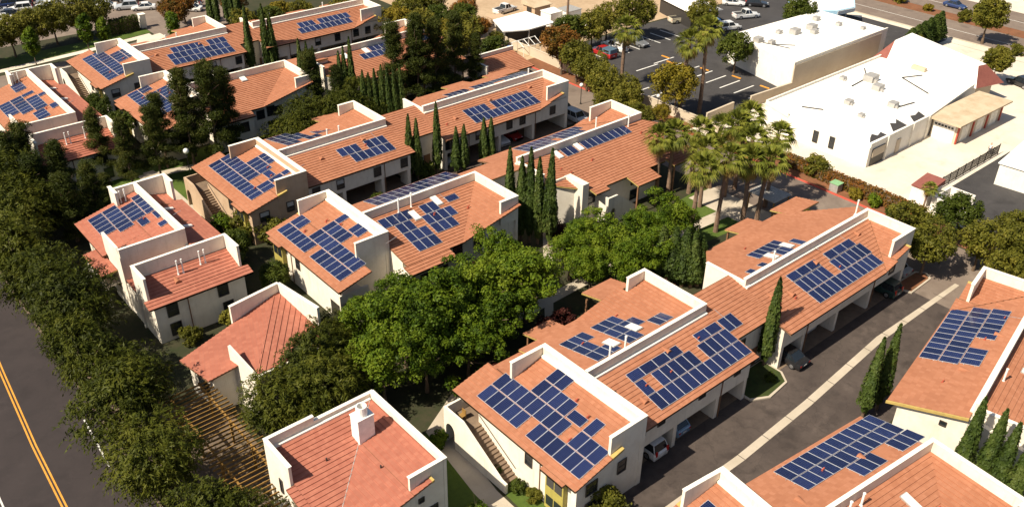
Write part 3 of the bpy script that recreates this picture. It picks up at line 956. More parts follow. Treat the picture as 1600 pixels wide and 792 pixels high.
def m2_module(T, b, slits=(), big=(), st='stucco', back=True, front=True, pt=PT):
    yw = 34.88
    carport_front(T, b, 64.0, 86.28, [(64.25, 5.0), (67.8, 1.7), (73.5, 1.7), (79.7, 1.7), (86.03, 5.2)], yw, zS if front else zS, slits, st, big)
    roof(T, [([(63.7, 34.0), (80.2, 34.0), (86.0, 39.8), (86.0, 40.18), (63.7, 40.18)], zS, (0, -1)),
             ([(80.2, 34.0), (82.2, 34.0), (82.2, 36.0)], zV2, (-1, 0)),
             ([(82.2, 35.16), (85.98, 35.16), (85.98, 39.78), (82.2, 36.0)], zV2, (-1, 0)),
             ([(82.2, 34.2), (84.6, 34.2), (84.6, 34.87), (82.2, 34.87)], zV2, (-1, 0))], b)
    end = MB(T)
    end.prism(rect(84.6, 34.18, 84.85, 34.87), lambda x, y: zV2(x, y) - 0.17, lambda x, y: zV2(x, y) + 0.05)
    end.build('rake_end', [M['yellow_fascia']], b)
    fl = MB(T)
    fl.prism(rect(64.62, 39.96, 85.98, 40.196), lambda x, y: zS(x, y) - 0.05, lambda x, y: zS(x, y) + 0.2)
    fl.build('flashing', M['cap'], b)
    segs = [(64.6, 40.2, 5.8, 86.3, 40.5, pt), (86.0, 34.876, 0, 86.3, 40.5, pt), (82.2, 34.872, 4.9, 86.0, 35.15, pt), (64.6, 40.5, 0, 64.9, 45.0, pt - 0.5)]
    parapet(T, segs, b, st)
    window(T, '-y', 83.3, 0.95, 2.95, 1.15, 34.88, b)
    if back:
        zl = plane(6.25, 0, 0, 40.5, -0.2)
        mb = MB(T)
        mb.prism([(64.91, 40.51), (86.29, 40.51), (86.29, 42.0), (82.0, 48.0), (69.6, 48.0), (64.91, 44.9)], 0, lambda x, y: zB2(x, y) - 0.2)
        mb.build('back_wall', M[st], b)
        fac = [([(69.4, 40.52), (86.29, 40.52), (88.4, 42.6), (82.2, 48.6), (69.4, 48.6)], zB2, (0, 1)),
               ([(64.92, 40.52), (69.4, 40.52), (69.4, 48.6), (64.92, 44.95)], zl, (-0.35, 1)),
               (rect(75.2, 48.61, 79.3, 50.6), zB2, (0, 1)), (rect(82.5, 46.9, 87.6, 49.9), plane(4.85, 0, 0, 46.9, -0.2), (0, 1))]
        roof(T, fac, b, fascia='yellow_fascia')
        for px, py in ((75.5, 50.3), (79.0, 50.3), (83.0, 49.5), (87.2, 49.5)):
            q = MB(T)
            q.box(px - 0.09, py - 0.09, 0, px + 0.09, py + 0.09, 3.9)
            q.build('post', M['fascia'], b)

def mir(c, dx=0.0):
    return (lambda x, y: (x + dx, c - y))
def trn(dx, dy):
    return (lambda x, y: (x + dx, y + dy))

# --- row beside the driveway (front right)
T = IDT
b = thing('townhouse_row', 'cream townhouse row with open carports facing the brown driveway', 'building', (62, 40, 0), 'solar roofed townhouse rows')
ROW1 = b
e_module(T, b)
m1_module(T, b, slits=(43.9, 46.3, 51.5, 56.3))
connector(T, b)
m2_module(T, b, slits=(69.2, 71.6, 75.2, 77.4, 80.9))
solar(b, (36.1, 45.74), (0, -1), (1, 0), zE, [('P', 0, 0, '11111.111111'), ('P', 0, 1.62, '11111111.111'), ('P', 3, 3.24, '1111'), ('P', 9, 3.24, '1'), ('L', 7.1, 3.3, '1'), ('P', 3, 4.86, '11')], 1.023, 1.62)
solar(b, (46.53, 34.6), (1, 0), (0, 1), zS, [('P', 0, 0, '111111111111'), ('P', 0, 1.6, '1.11111.1111'), ('L', 0, 3.22, '1111'), ('L', 8.6, 3.22, '11'), ('P', 12.0, 2.62, '11')], 1.005, 1.6)
solar(b, (45.91, 46.22), (1, 0), (0, -1), zB, [('P', 0, 0, '111.111'), ('P', 0, 1.62, '11..1111'), ('P', 0, 3.24, '111.11'), ('P', 8.2, 3.1, '11')], 0.98, 1.62)
solar(b, (69.72, 34.97), (1, 0), (0, 1), zS, [('P', 0, 0, '111111111111'), ('P', 0, 1.6, '11111'), ('P', 6.3, 1.6, '111111'), ('L', 0, 3.22, '111'), ('L', 6.7, 3.22, '111')], 0.955, 1.6)
solar(b, (70.69, 44.5), (1, 0), (0, -1), zB2, [('P', 0, 0, '11111'), ('P', 2.1, 1.62, '11'), ('P', 5.5, 1.4, '1'), ('P', -3.6, 2.3, '1.1')], 0.95, 1.62)
skylight(b, 48.9, 42.7, zB, 0.95, 1.5)
skylight(b, 52.2, 43.1, zB, 0.95, 1.5)
skylight(b, 74.9, 42.6, zB2, 0.8, 1.5)
skylight(b, 71.8, 42.3, zB2, 0.8, 1.5)
for x, y in ((46.6, 40.75), (48.5, 40.75), (70.0, 40.95), (86.0, 41.5)):
    vent_pipe(T, x, y, 6.1, 1.75, b)
for x, y in ((44.3, 38.4), (51.8, 38.9), (66.1, 38.2), (74.3, 38.9), (82.6, 39.3), (68.2, 37.4), (46.0, 36.2)):
    hood_vent(T, x, y, zS, b, 0, 1)
for x, y in ((55.3, 38.2), (50.2, 36.9), (47.2, 37.0), (68.0, 36.7), (76.0, 37.0)):
    roof_vent(T, x, y, zS, b, 0.7)
for x, y in ((52.9, 45.9), (47.2, 44.6), (71.9, 45.6)):
    roof_vent(T, x, y, zB, b, 0.7)

# --- row across the courtyard (mirrored), centre of the picture
c2 = 114.3
T = mir(c2)
b = thing('townhouse_row', 'cream townhouse row behind the bright green courtyard trees, skylights beside its panels', 'building', (62, 74, 0), 'solar roofed townhouse rows')
wE = lambda x, y: zE(x - 0.2, y)
T = mir(c2, 0.2)
e_module(T, b, stairs=False)
m1_module(T, b, back='plain', big=(46, 51, 56))
connector(T, b)
m2_module(T, b, big=(70, 76))
wS = lambda x, y: zS(x, c2 - y)
wB = lambda x, y: zB(x, c2 - y)
wB2 = lambda x, y: zB2(x, c2 - y)
solar(b, (36.36, 80.55), (0, -1), (1, 0), wE, [('P', 0, 0, '111111.111111'), ('P', 0, 1.62, '11..111111111'), ('P', 4, 3.24, '1111'), ('P', 4, 4.86, '1'), ('P', 6.7, 4.9, '11')], 0.99, 1.62)
solar(b, (45.69, 67.18), (1, 0), (0, 1), wB, [('P', 0, 0, '111'), ('P', 0, 1.55, '111'), ('P', 0, 3.1, '11'), ('P', -1.15, 4.65, '1111')], 1.0, 1.55)
solar(b, (49.08, 68.6), (1, 0), (0, 1), wB, [('P', 0, 0, '111'), ('P', 0, 1.55, '1111'), ('P', 0.75, 3.1, '11'), ('L', 4.2, 3.55, '1')], 1.0, 1.55)
solar(b, (47.04, 80.18), (1, 0), (0, -1), wS, [('P', 0, 0, '111111111111'), ('P', 0, 1.6, '111111111111'), ('P', 1, 3.2, '11111111')], 0.98, 1.6)
solar(b, (71.58, 72.17), (1, 0), (0, 1), wB2, [('P', 0, 0, '11'), ('P', 3.3, 0, '11111111')], 1.02, 1.6)
solar(b, (69.2, 79.85), (1, 0), (0, -1), wS, [('P', 0, 0, '11111111111'), ('P', 0, 1.6, '11111.1111'), ('P', 0, 3.2, '11111111')], 1.0, 1.6)
skylight(b, 70.67, 73.0, wB2, 0.8, 1.5)
skylight(b, 74.2, 73.0, wB2, 0.8, 1.5)
skylight(b, 48.6, 72.1, wB, 0.8, 1.6)
skylight(b, 52.2, 73.0, wB, 0.8, 1.6)
for x, y in ((47.4, 73.4), (49.2, 73.6), (79.6, 75.4), (83.6, 73.4)):
    vent_pipe(IDT, x, y, 6.1, 1.7, b)
for x, y in ((50.5, 71.2), (54.6, 70.4), (68.9, 70.6), (69.6, 69.5), (73.8, 70.2), (84.0, 71.5)):
    roof_vent(IDT, x, y, wB2, b, 0.75)
# courtyard entrance stair of the far block: arch, landing, flight
q = MB()
out = [(71.0, 0), (71.0, 3.7), (72.4, 3.7), (72.4, 0), (72.2, 0), (72.2, 1.5)]
for k in range(1, 8):
    t = math.pi * k / 8
    out.append((71.75 + 0.45 * math.cos(t), 1.5 + 0.6 * math.sin(t)))
out += [(71.3, 1.5), (71.3, 0)]
n = len(out)
vs = [(x, 64.2, z) for x, z in out] + [(x, 64.45, z) for x, z in out]
q.add(vs, [list(range(n)), list(range(n, 2 * n))[::-1]] + [[i, (i + 1) % n, n + (i + 1) % n, n + i] for i in range(n)])
q.box(70.9, 64.45, 2.4, 72.5, 66.3, 2.6)
q.box(70.8, 64.2, 0, 71.0, 66.3, 3.7)
for k in range(12):
    q.box(72.5 + 0.3 * k, 64.6, 0, 72.8 + 0.3 * k, 66.2, 2.5 - 0.2 * k)
q.add([(72.4, 64.2, 3.7), (76.2, 64.2, 0.9), (76.2, 64.2, 0), (72.4, 64.2, 0), (72.4, 64.45, 3.7), (76.2, 64.45, 0.9), (76.2, 64.45, 0), (72.4, 64.45, 0)],
      [[0, 1, 2, 3], [7, 6, 5, 4], [0, 4, 5, 1], [1, 5, 6, 2], [2, 6, 7, 3], [3, 7, 4, 0]])
q.build('staircase', M['stucco'], b)
for u, z0 in ((77.5, 2.7), (81.0, 2.7), (70.0, 2.6), (84.5, 2.7), (77.5, 0.6)):
    window(IDT, '-y', u, 1.1, z0, 1.25, c2 - 48.0, b)
q = MB()
q.box(68.2, 66.0, 0, 69.2, 69.2, 5.6)
q.box(66.4, 68.9, 0, 68.2, 69.1, 5.6)
q.build('privacy_wall', M['stucco'], b)
roof(IDT, [(rect(69.3, 64.8, 71.6, 66.4), plane(4.5, 0, 0, 64.8, 0.2), (0, -1))], b, name='porch_roof', fascia='yellow_fascia')

# --- row behind it, carports facing the inner lane
T = trn(0.6, 53.3)
b = thing('townhouse_row', 'long townhouse row with tan left gable wall and slim cypresses along its carports', 'building', (62, 93, 0), 'solar roofed townhouse rows')
e_module(T, b, st='stucco_tan', blinds=(0, 1))
m1_module(T, b, big=(44.6, 47.9, 53.2, 57.2))
connector(T, b)
m2_module(T, b, big=(64.7, 69.8, 75.2, 77.6))
wE = lambda x, y: zE(x - 0.6, y)
wS = lambda x, y: zS(x, y - 53.3)
wB = lambda x, y: zB(x, y - 53.3)
solar(b, (37.26, 99.44), (0, -1), (1, 0), wE, [('P', 0, 0, '111111111111'), ('P', 0, 1.62, '11111111..11'), ('P', 4, 3.24, '1111..1'), ('L', 8.1, 3.4, '1'), ('P', 4, 4.86, '111...1')], 0.94, 1.62)
solar(b, (51.57, 88.65), (1, 0), (0, 1), wS, [('P', 0, 0, '111111'), ('P', -1, 1.6, '111.111')], 0.985, 1.6)
solar(b, (70.35, 88.58), (1, 0), (0, 1), wS, [('P', 0, 0, '111111111111'), ('P', 0, 1.6, '1111.1111111')], 0.97, 1.6)
solar(b, (46.96, 103.5), (1, 0), (0, -1), wB, [('P', 0, 0, '111'), ('P', 0, 1.6, '1111.11.11'), ('P', 0, 3.2, '1111.1111'), ('P', 0, 4.8, '11.11')], 1.0, 1.6)
solar(b, (70.3, 99.3), (1, 0), (0, -1), wB, [('P', 2.5, 0, '1111.11111111111'), ('P', 0, 1.6, '111111.1111..11111'), ('P', -0.5, 3.2, '11.11111111111')], 0.95, 1.6)
for x, y in ((50.9, 94.1), (52.6, 94.1), (84.6, 94.3)):
    vent_pipe(IDT, x, y, 6.1, 1.6, b)
for x, y in ((48.2, 91.3), (54.8, 92.3), (68.5, 90.9), (75.5, 92.3), (83.0, 92.4)):
    hood_vent(IDT, x, y, wS, b, 0, 1)
for x, y in ((54.4, 91.0), (66.5, 90.1), (78.0, 90.6)):
    roof_vent(IDT, x, y, wS, b, 0.7)

# --- pair of rows at the back
c3 = 160.7
T = mir(c3, 1.0)
b = thing('townhouse_row', 'pale townhouse row half hidden by dark pines, grey blue panels on its left roof', 'building', (62, 121, 0), 'solar roofed townhouse rows')
e_module(T, b, stairs=False)
m1_module(T, b, back='plain')
connector(T, b)
m2_module(mir(c3, -1.6), b)
wE = lambda x, y: zE(x - 1.0, y)
wB = lambda x, y: zB(x, c3 - y)
solar(b, (37.97, 127.34), (0, -1), (1, 0), wE, [('P', 0, 0, '11111111111'), ('P', 0, 1.62, '11.11111111'), ('P', 3, 3.24, '11111'), ('P', 3, 4.86, '1111')], 0.95, 1.62)
solar(b, (71.16, 117.2), (1, 0), (0, 1), wB, [('P', 0, 0, '111111'), ('P', 2.4, 1.6, '11111')], 1.0, 1.6)
solar(b, (81.5, 118.2), (1, 0), (0, 1), wB, [('P', 0, 0, '111')], 1.0, 1.6)
skylight(b, 52.3, 120.0, wB, 0.9, 1.5)
skylight(b, 69.0, 119.2, wB, 0.9, 1.5)
skylight(b, 72.8, 119.3, wB, 0.9, 1.5)
for x, y in ((46.8, 121.9), (48.8, 121.9)):
    vent_pipe(IDT, x, y, 6.1, 1.6, b)
for u, z0 in ((52.8, 2.7), (52.8, 0.5), (56.8, 2.7)):
    window(IDT, '-y', u, 1.1, z0, 1.35, c3 - 47.39, b)

T = trn(1.1, 100.2)
b = thing('townhouse_row', 'farthest townhouse row at upper left, beside the side street and the curved drive', 'building', (62, 140, 0), 'solar roofed townhouse rows')
e_module(T, b, blinds=(1,))
m1_module(T, b, big=(46.5, 53.0, 57.3))
connector(T, b)
m2_module(trn(-0.6, 99.6), b, big=(65.2, 73.4, 77.2, 80.9))
wE = lambda x, y: zE(x - 1.1, y)
wS = lambda x, y: zS(x, y - 100.2)
wS2 = lambda x, y: zS(x, y - 99.6)
wB = lambda x, y: zB(x, y - 100.2)
solar(b, (38.07, 145.88), (0, -1), (1, 0), wE, [('P', 0, 0, '11111111111'), ('P', 0, 1.62, '11111111111'), ('P', 3, 3.24, '1111..1'), ('P', 3, 4.86, '1111')], 1.03, 1.62)
solar(b, (48.3, 134.8), (1, 0), (0, 1), wS, [('P', 0, 0, '1111111111'), ('P', 0, 1.55, '1111111111'), ('P', 1.2, 3.1, '11111'), ('P', 7.2, 3.1, '111')], 1.0, 1.55)
solar(b, (70.4, 135.26), (1, 0), (0, 1), wS2, [('P', 0, 0, '1111111111'), ('P', 0.8, 1.6, '111'), ('P', 4.6, 1.6, '111111')], 1.0, 1.6)
solar(b, (53.4, 147.6), (1, 0), (0, -1), wB, [('P', 0, 0, '11'), ('P', 0, 1.6, '11'), ('P', 0, 3.2, '11'), ('P', 2.6, 1.0, '11'), ('P', 2.6, 2.6, '11')], 1.0, 1.6)
solar(b, (46.6, 145.4), (1, 0), (0, -1), wB, [('P', 0, 0, '1111'), ('P', 0, 1.6, '1111')], 1.0, 1.6)
solar(b, (71.0, 145.4), (1, 0), (0, -1), wB, [('P', 0, 0, '1111111..11111'), ('P', 0, 1.6, '1111111..11111')], 0.95, 1.6)
for x, y in ((49.8, 141.1), (51.6, 141.1), (67.8, 141.1), (78.0, 141.1)):
    vent_pipe(IDT, x, y, 6.1, 1.5, b)
for x, y in ((47.0, 138.6), (54.2, 139.0), (74.5, 138.6), (81.6, 138.8)):
    hood_vent(IDT, x, y, wS, b, 0, 1)

# --- two blocks at the lower right
_a = math.radians(-6.0)
def T_p(x, y):
    x, y = x - 47.9, (58.9 - y) - 24.6
    return 47.9 + x * math.cos(_a) - y * math.sin(_a), 24.6 + x * math.sin(_a) + y * math.cos(_a)
def inv_p(x, y):
    x, y = x - 47.9, y - 24.6
    u, v = x * math.cos(_a) + y * math.sin(_a), -x * math.sin(_a) + y * math.cos(_a)
    return 47.9 + u, 58.9 - (v + 24.6)
b = thing('townhouse_row', 'terracotta roofed block at the bottom right with a beige ridge parapet and two skylights', 'building', (50, 19, 0), 'solar roofed townhouse rows')
e_module(T_p, b, stairs=False)
m1_module(T_p, b, back='plain')
pE = lambda x, y: zE(*inv_p(x, y))
pS = lambda x, y: zS(*inv_p(x, y))
pB = lambda x, y: zB(*inv_p(x, y))
du, dv = (math.cos(_a), math.sin(_a)), (math.sin(_a), -math.cos(_a))
solar(b, (47.9, 24.61), du, dv, pS, [('P', 0, 0, '111111111111'), ('P', 0, 1.6, '111111111111'), ('P', 4.35, 3.2, '111'), ('P', 9.2, 3.2, '111')], 0.955, 1.6)
_q = (40.95, 25.4)
solar(b, _q, (-dv[0] * -1, -dv[1] * -1), (-du[0], -du[1]), pE, [('P', 0, 0, '1111'), ('P', 0, 1.6, '11111')], 1.0, 1.6)
_c = T_p(52.9, 42.5)
skylight(b, _c[0], _c[1], pB, 0.75, 1.6, _a)
_c = T_p(49.2, 42.0)
skylight(b, _c[0], _c[1], pB, 0.75, 1.6, _a)
for x in (48.0, 49.4):
    _c = T_p(x, 40.75)
    vent_pipe(IDT, _c[0], _c[1], 6.1, 1.2, b)
_c = T_p(54.2, 43.8)
roof_vent(IDT, _c[0], _c[1], pB, b, 0.8)
for x, y in ((46.6, 37.9), (54.0, 37.6)):
    hood_vent(T_p, x, y, zS, b, 0, 1)
_c = T_p(50.5, 36.6)
roof_vent(IDT, _c[0], _c[1], pS, b, 0.8)
gm = MB(T_p)
gm.box(56.9, 47.45, 6.6, 57.25, 47.66, 7.45)
gm.build('utility_box', M['grey_metal'], b)

_a2 = math.radians(10.5)
def T_r(x, y):
    x, y = x - 63.9, y - 34.0
    return 62.45 + x * math.cos(_a2) + y * math.sin(_a2), 23.55 + x * math.sin(_a2) - y * math.cos(_a2)
def inv_r(x, y):
    x, y = x - 62.45, y - 23.55
    return 63.9 + x * math.cos(_a2) + y * math.sin(_a2), 34.0 + x * math.sin(_a2) - y * math.cos(_a2)
b = thing('townhouse_row', 'terracotta roofed block at the right edge with a white end wall and mustard fascia', 'building', (74, 20, 0), 'solar roofed townhouse rows')
m2_module(T_r, b, back=False)
rS = lambda x, y: zS(*inv_r(x, y))
zRB = plane(6.2, 0, 0, 40.5, -0.22)
rB = lambda x, y: zRB(*inv_r(x, y))
mb = MB(T_r)
mb.prism(rect(64.62, 40.49, 86.28, 46.5), 0, lambda x, y: zRB(x, y) - 0.2)
mb.build('back_wall', M['stucco'], b)
mb = MB(T_r)
mb.prism([(63.95, 34.86), (64.59, 34.86), (64.59, 40.2), (63.95, 40.2)], 0, lambda x, y: zS(x, y) - 0.17)
mb.prism([(64.02, 40.2), (64.6, 40.2), (64.6, 47.2), (64.02, 47.2)], 0, lambda x, y: zRB(x, y) - 0.3)
mb.build('end_wall', M['stucco'], b)
window(T_r, '-x', 38.5, 0.45, 4.4, 0.35, 63.95, b, bars=0)
window(T_r, '-x', 44.3, 1.4, 0.9, 1.7, 64.02, b, blind=True)
roof(T_r, [(rect(64.62, 40.52, 86.28, 47.6), zRB, (0, 1))], b)
en = MB(T_r)
en.prism(rect(63.55, 33.95, 63.7, 40.2), lambda x, y: zS(x, y) - 0.2, lambda x, y: zS(x, y) + 0.04)
en.build('fascia_board', M['yellow_fascia'], b)
du, dv = (math.cos(_a2), math.sin(_a2)), (math.sin(_a2), -math.cos(_a2))
solar(b, (69.62, 24.75), du, dv, rS, [('P', 0, 0, '1111111111'), ('P', 0, 1.6, '11111111111'), ('P', 0.3, 3.2, '111..111111')], 0.96, 1.6)
_o = T_r(74.2, 42.0)
solar(b, _o, du, dv, rB, [('P', 0, 0, '11.11111111'), ('P', 0.5, 1.6, '1111111111')], 0.98, 1.6)
for x in (73.3, 76.6):
    _c = T_r(x, 42.6)
    skylight(b, _c[0], _c[1], rB, 0.7, 1.6, _a2)
_c = T_r(70.6, 41.0)
vent_pipe(IDT, _c[0], _c[1], 6.0, 1.3, b)
for x, y in ((70.6, 38.0), (77.4, 39.0), (83.0, 37.8)):
    hood_vent(T_r, x, y, zS, b, 0, 1)
for x, y in ((68.0, 37.0), (76.2, 38.1), (80.5, 38.6)):
    _c = T_r(x, y)
    roof_vent(IDT, _c[0], _c[1], rS, b, 0.6)

# ------------------------------------------------------------------ west end units
def west_unit(dx, dy, ext, label, base):
    """stucco unit with a tall L-shaped parapet and a lower wing turned to the street"""
    X, Y = dx, dy
    T = trn(dx, dy)
    b = thing('apartment_house', label, 'building', base, 'west end units')
    z1 = plane(4.45, 20.2, 0.25, 0, 0)
    ye = 94.6 + ext
    w = MB(T)
    w.prism(rect(20.9, 83.1, 27.2, ye), 0, lambda x, y: z1(x, y) - 0.15)
    w.build('wall', M['stucco'], b)
    zr = plane(5.45, 27.5, -0.22, 0, 0)
    w = MB(T)
    w.prism(rect(27.21, 79.42, 30.9, ye + 1.4), 0, lambda x, y: zr(x, y) - 0.15)
    w.build('east_wall', M['stucco'], b)
    parapet(T, [(27.2, 82.9, 0, 27.5, ye, PT), (20.7, 82.904, 0, 27.2, 83.15, PT), (25.0, ye + 1.5, 0, 30.9, ye + 1.8, PT - 0.1),
                (30.6, ye - 0.6, 4.4, 30.9, ye + 1.5, PT - 0.1), (27.2, ye, 5.0, 27.5, ye + 1.5, PT - 0.05), (24.7, ye + 0.2, 4.6, 25.0, ye + 2.3, PT)], b)
    # tall fin beside the street side balcony
    f = MB(T)
    prof = [(82.9, 0), (82.9, 6.3), (83.6, PT), (87.5, PT), (87.5, 5.0), (86.9, 4.6), (86.9, 0)]
    n = len(prof)
    vs = [(20.62, y, z) for y, z in prof] + [(20.88, y, z) for y, z in prof]
    f.add(vs, [list(range(n)), list(range(n, 2 * n))[::-1]] + [[i, (i + 1) % n, n + (i + 1) % n, n + i] for i in range(n)])
    f.build('fin_wall', M['stucco'], b)
    roof(T, [(rect(20.2, 87.52, 24.98, ye + 1.5), z1, (-1, 0)), (rect(20.9, 83.17, 24.98, 87.51), z1, (-1, 0)), (rect(24.99, 83.17, 27.18, ye + 1.48), z1, (-1, 0))], b, 'tile_red' if dy == 0 else 'tile')
    roof(T, [(rect(27.52, 79.45, 31.5, ye - 0.7), zr, (1, 0)), (rect(27.52, ye - 0.69, 30.58, ye + 1.48), zr, (1, 0))], b, 'tile_red')
    zl = plane(3.95, 19.0, 0.12, 0, 0)
    roof(T, [(rect(18.9, 84.6, 20.6, 90.0), zl, (-1, 0))], b, 'tile_red', fascia='yellow_fascia', name='porch_roof')
    q = MB(T)
    q.box(19.1, 84.8, 2.4, 20.6, 89.8, 2.55)
    q.box(19.1, 84.8, 2.55, 19.22, 89.8, 3.4)
    q.box(19.1, 84.8, 0, 19.4, 85.1, 2.4)
    q.box(19.1, 89.5, 0, 19.4, 89.8, 2.4)
    q.build('balcony', M['stucco'], b)
    for yy in (84.9, 87.2, 89.6):
        p = MB(T)
        p.box(19.05, yy - 0.08, 3.4, 19.25, yy + 0.08, 3.86)
        p.build('post', M['fascia'], b)
    # south wing
    z2 = plane(4.45, 0, 0, 75.1, 0.32)
    w = MB(T)
    w.prism(rect(20.7, 75.62, 30.0, 79.2), 0, lambda x, y: z2(x, y) - 0.15)
    w.build('south_wall', M['stucco'], b)
    parapet(T, [(20.5, 79.15, 0, 30.2, 79.41, PT), (20.5, 76.3, 4.4, 20.75, 79.15, PT), (29.95, 76.3, 4.4, 30.2, 79.15, PT)], b)
    roof(T, [(rect(20.1, 75.1, 30.8, 76.28), z2, (0, -1)), (rect(20.77, 76.29, 29.93, 79.13), z2, (0, -1))], b, 'tile_red')
    w = MB(T)
    w.box(20.7, 79.415, 0, 27.2, 82.89, 3.3)
    w.build('link_wall', M['stucco'], b)
    roof(T, [(rect(20.72, 79.43, 27.19, 82.88), plane(3.5, 0, 0, 79.4, 0.05), (-1, 0))], b, 'tile_red', name='link_roof')
    for u, z0 in ((22.4, 2.7), (22.4, 0.5), (27.6, 2.8), (27.9, 0.6)):
        window(T, '-y', u, 1.0, z0, 1.3, 75.62, b)
    ds = MB(T)
    ds.cyl(24.0, 75.55, 0, 4.4, 0.05, 0.05, 6)
    ds.build('downspout', M['fascia'], b)
    for x, y in ((24.4, 78.0), (24.9, 78.0), (26.8, 78.2), (27.3, 78.2)):
        vent_pipe(T, x, y, z2(x, y), 1.5, b, 0.07)
    hood_vent(T, 23.9, 77.4, z2, b, 0, 1)
    for x, y in ((25.3, ye + 0.6), (25.8, ye + 0.5)):
        vent_pipe(T, x, y, z1(x, y), 1.4, b, 0.07)
    for y in (ye - 1.6, ye - 6.5):
        hood_vent(T, 29.4, y, zr, b, 1, 0)
        sk = MB(T)
        sk.prism(rect(28.6, y - 1.6, 29.6, y - 1.2), lambda x, yy: zr(x, yy), lambda x, yy: zr(x, yy) + 0.22)
        sk.build('skylight', M['skylight'], b)
    roof_vent(T, 25.7, 89.8, z1, b, 0.8)
    return b, (lambda x, y: z1(x - dx, y - dy))

b, zz = west_unit(0, 0, 0, 'stucco end unit behind the street trees with a plain red lower wing', (25, 85, 0))
solar(b, (21.44, 95.3), (0, -1), (1, 0), zz, [('P', 0, 0, '11111'), ('P', 0, 1.62, '111111'), ('P', 1.3, 3.24, '1111'), ('L', 5.5, 3.6, '1'), ('P', 0.4, 4.86, '11111'), ('L', 5.6, 5.3, '1'), ('P', 8.3, 4.9, '1')], 0.92, 1.62)
b, zz = west_unit(1.5, 37.2, 7.0, 'stucco end unit at the upper left corner, half hidden by dark conifers', (27, 125, 0))
solar(b, (22.9, 134.6), (0, -1), (1, 0), zz, [('P', 0, 0, '11111'), ('P', 0, 1.62, '11'), ('P', 2.2, 1.62, '1111'), ('P', 0, 3.24, '1'), ('P', 2.0, 3.24, '11111'), ('P', 7.2, 2.6, '111'), ('P', 2.2, 4.86, '1'), ('P', -4.6, 3.0, '111'), ('L', 7.0, 4.9, '1')], 0.98, 1.62)

# ------------------------------------------------------------------ clubhouse by the pergola
T = IDT
b = thing('clubhouse', 'red tiled house in the bottom foreground with a white chimney and broken parapet', 'building', (24, 45, 0))
zl = plane(6.3, 0, 0, 49.6, 0.22)
zr = plane(6.3, 28.3, 0.22, 0, 0)
w = MB(T)
w.prism([(19.3, 40.45), (19.3, 49.5), (28.25, 49.5)], 0, lambda x, y: zl(x, y) - 0.2)
w.prism([(19.3, 40.4), (19.3, 39.9), (28.25, 39.9), (28.25, 49.4)], 0, lambda x, y: zr(x, y) - 0.2)
w.build('wall', M['stucco'], b)
parapet(T, [(19.1, 49.6, 0, 23.2, 49.86, PT), (23.2, 49.6, 0, 28.6, 49.856, 6.75), (28.3, 39.85, 0, 28.6, 49.6, 6.9), (19.05, 46.0, 3.0, 19.3, 49.6, PT), (25.3, 39.856, 0, 28.3, 40.1, 6.9), (18.98, 45.9, 4.6, 19.4, 46.0, 5.0)], b, 'stucco')
roof(T, [([(19.32, 49.58), (28.28, 49.58), (19.32, 40.62)], zl, (0, -1)),
         ([(19.32, 40.62), (19.32, 45.88), (18.6, 45.88), (18.6, 39.9)], zl, (0, -1)),
         ([(28.28, 49.58), (28.28, 40.12), (25.28, 40.12), (25.28, 46.58)], zr, (-1, 0)),
         ([(25.28, 46.58), (25.28, 39.35), (18.6, 39.35), (18.6, 39.9)], zr, (-1, 0)),
         (rect(25.29, 39.35, 26.9, 39.84), zr, (-1, 0))], b, 'tile_red')
en = MB(T)
en.prism(rect(26.9, 39.33, 27.1, 39.84), lambda x, y: zr(x, y) - 0.17, lambda x, y: zr(x, y) + 0.05)
en.build('rake_end', [M['yellow_fascia']], b)
fl = MB(T)
fl.prism(rect(19.35, 49.36, 28.2, 49.595), lambda x, y: zl(x, y) - 0.05, lambda x, y: zl(x, y) + 0.16)
fl.build('flashing', M['cap'], b)
vf = MB(T)
for k in range(12):
    t0, t1 = k / 12, (k + 1) / 12
    p = (28.2 - 8.9 * t0, 49.5 - 8.9 * t0)
    q = (28.2 - 8.9 * t1, 49.5 - 8.9 * t1)
    vf.tube((p[0], p[1], zl(*p) + 0.02), (q[0], q[1], zl(*q) + 0.02), 0.045, None, 5)
vf.build('valley_flashing', M['grey_metal'], b)
ch = MB(T)
ch.box(25.1, 46.2, 5.0, 26.5, 47.3, 7.9)
ch.box(25.05, 46.15, 7.9, 26.55, 47.35, 7.98)
cho = ch.build('chimney', M['white'], b)
c = MB(T)
for i in range(16):
    a0, a1 = 2 * math.pi * i / 16, 2 * math.pi * (i + 1) / 16
    P = lambda r, a, z: (25.8 + r * math.cos(a), 46.75 + r * math.sin(a), z)
    c.add([P(.46, a0, 7.98), P(.46, a1, 7.98), P(.43, a1, 8.8), P(.43, a0, 8.8), P(.33, a0, 8.8), P(.33, a1, 8.8), P(.33, a0, 8.1), P(.33, a1, 8.1)],
          [[0, 1, 2, 3], [3, 2, 5, 4], [4, 5, 7, 6]])
c.build('flue_pot', M['white'], cho, fix=False)
window(T, '-y', 26.2, 0.4, 4.0, 0.35, 39.85, b, bars=0)
window(T, '-y', 26.6, 2.0, 1.2, 1.7, 39.85, b)
window(T, '-x', 47.6, 0.35, 3.6, 1.2, 19.05, b, bars=0)
for x, y in ((22.3, 46.4), (25.0, 43.2)):
    mb = MB(T)
    z = (zl if x < 24 else zr)(x, y)
    mb.cyl(x, y, z, z + 0.3, 0.07, 0.07, 6)
    mb.build('roof_vent', M['dark_metal'], b)

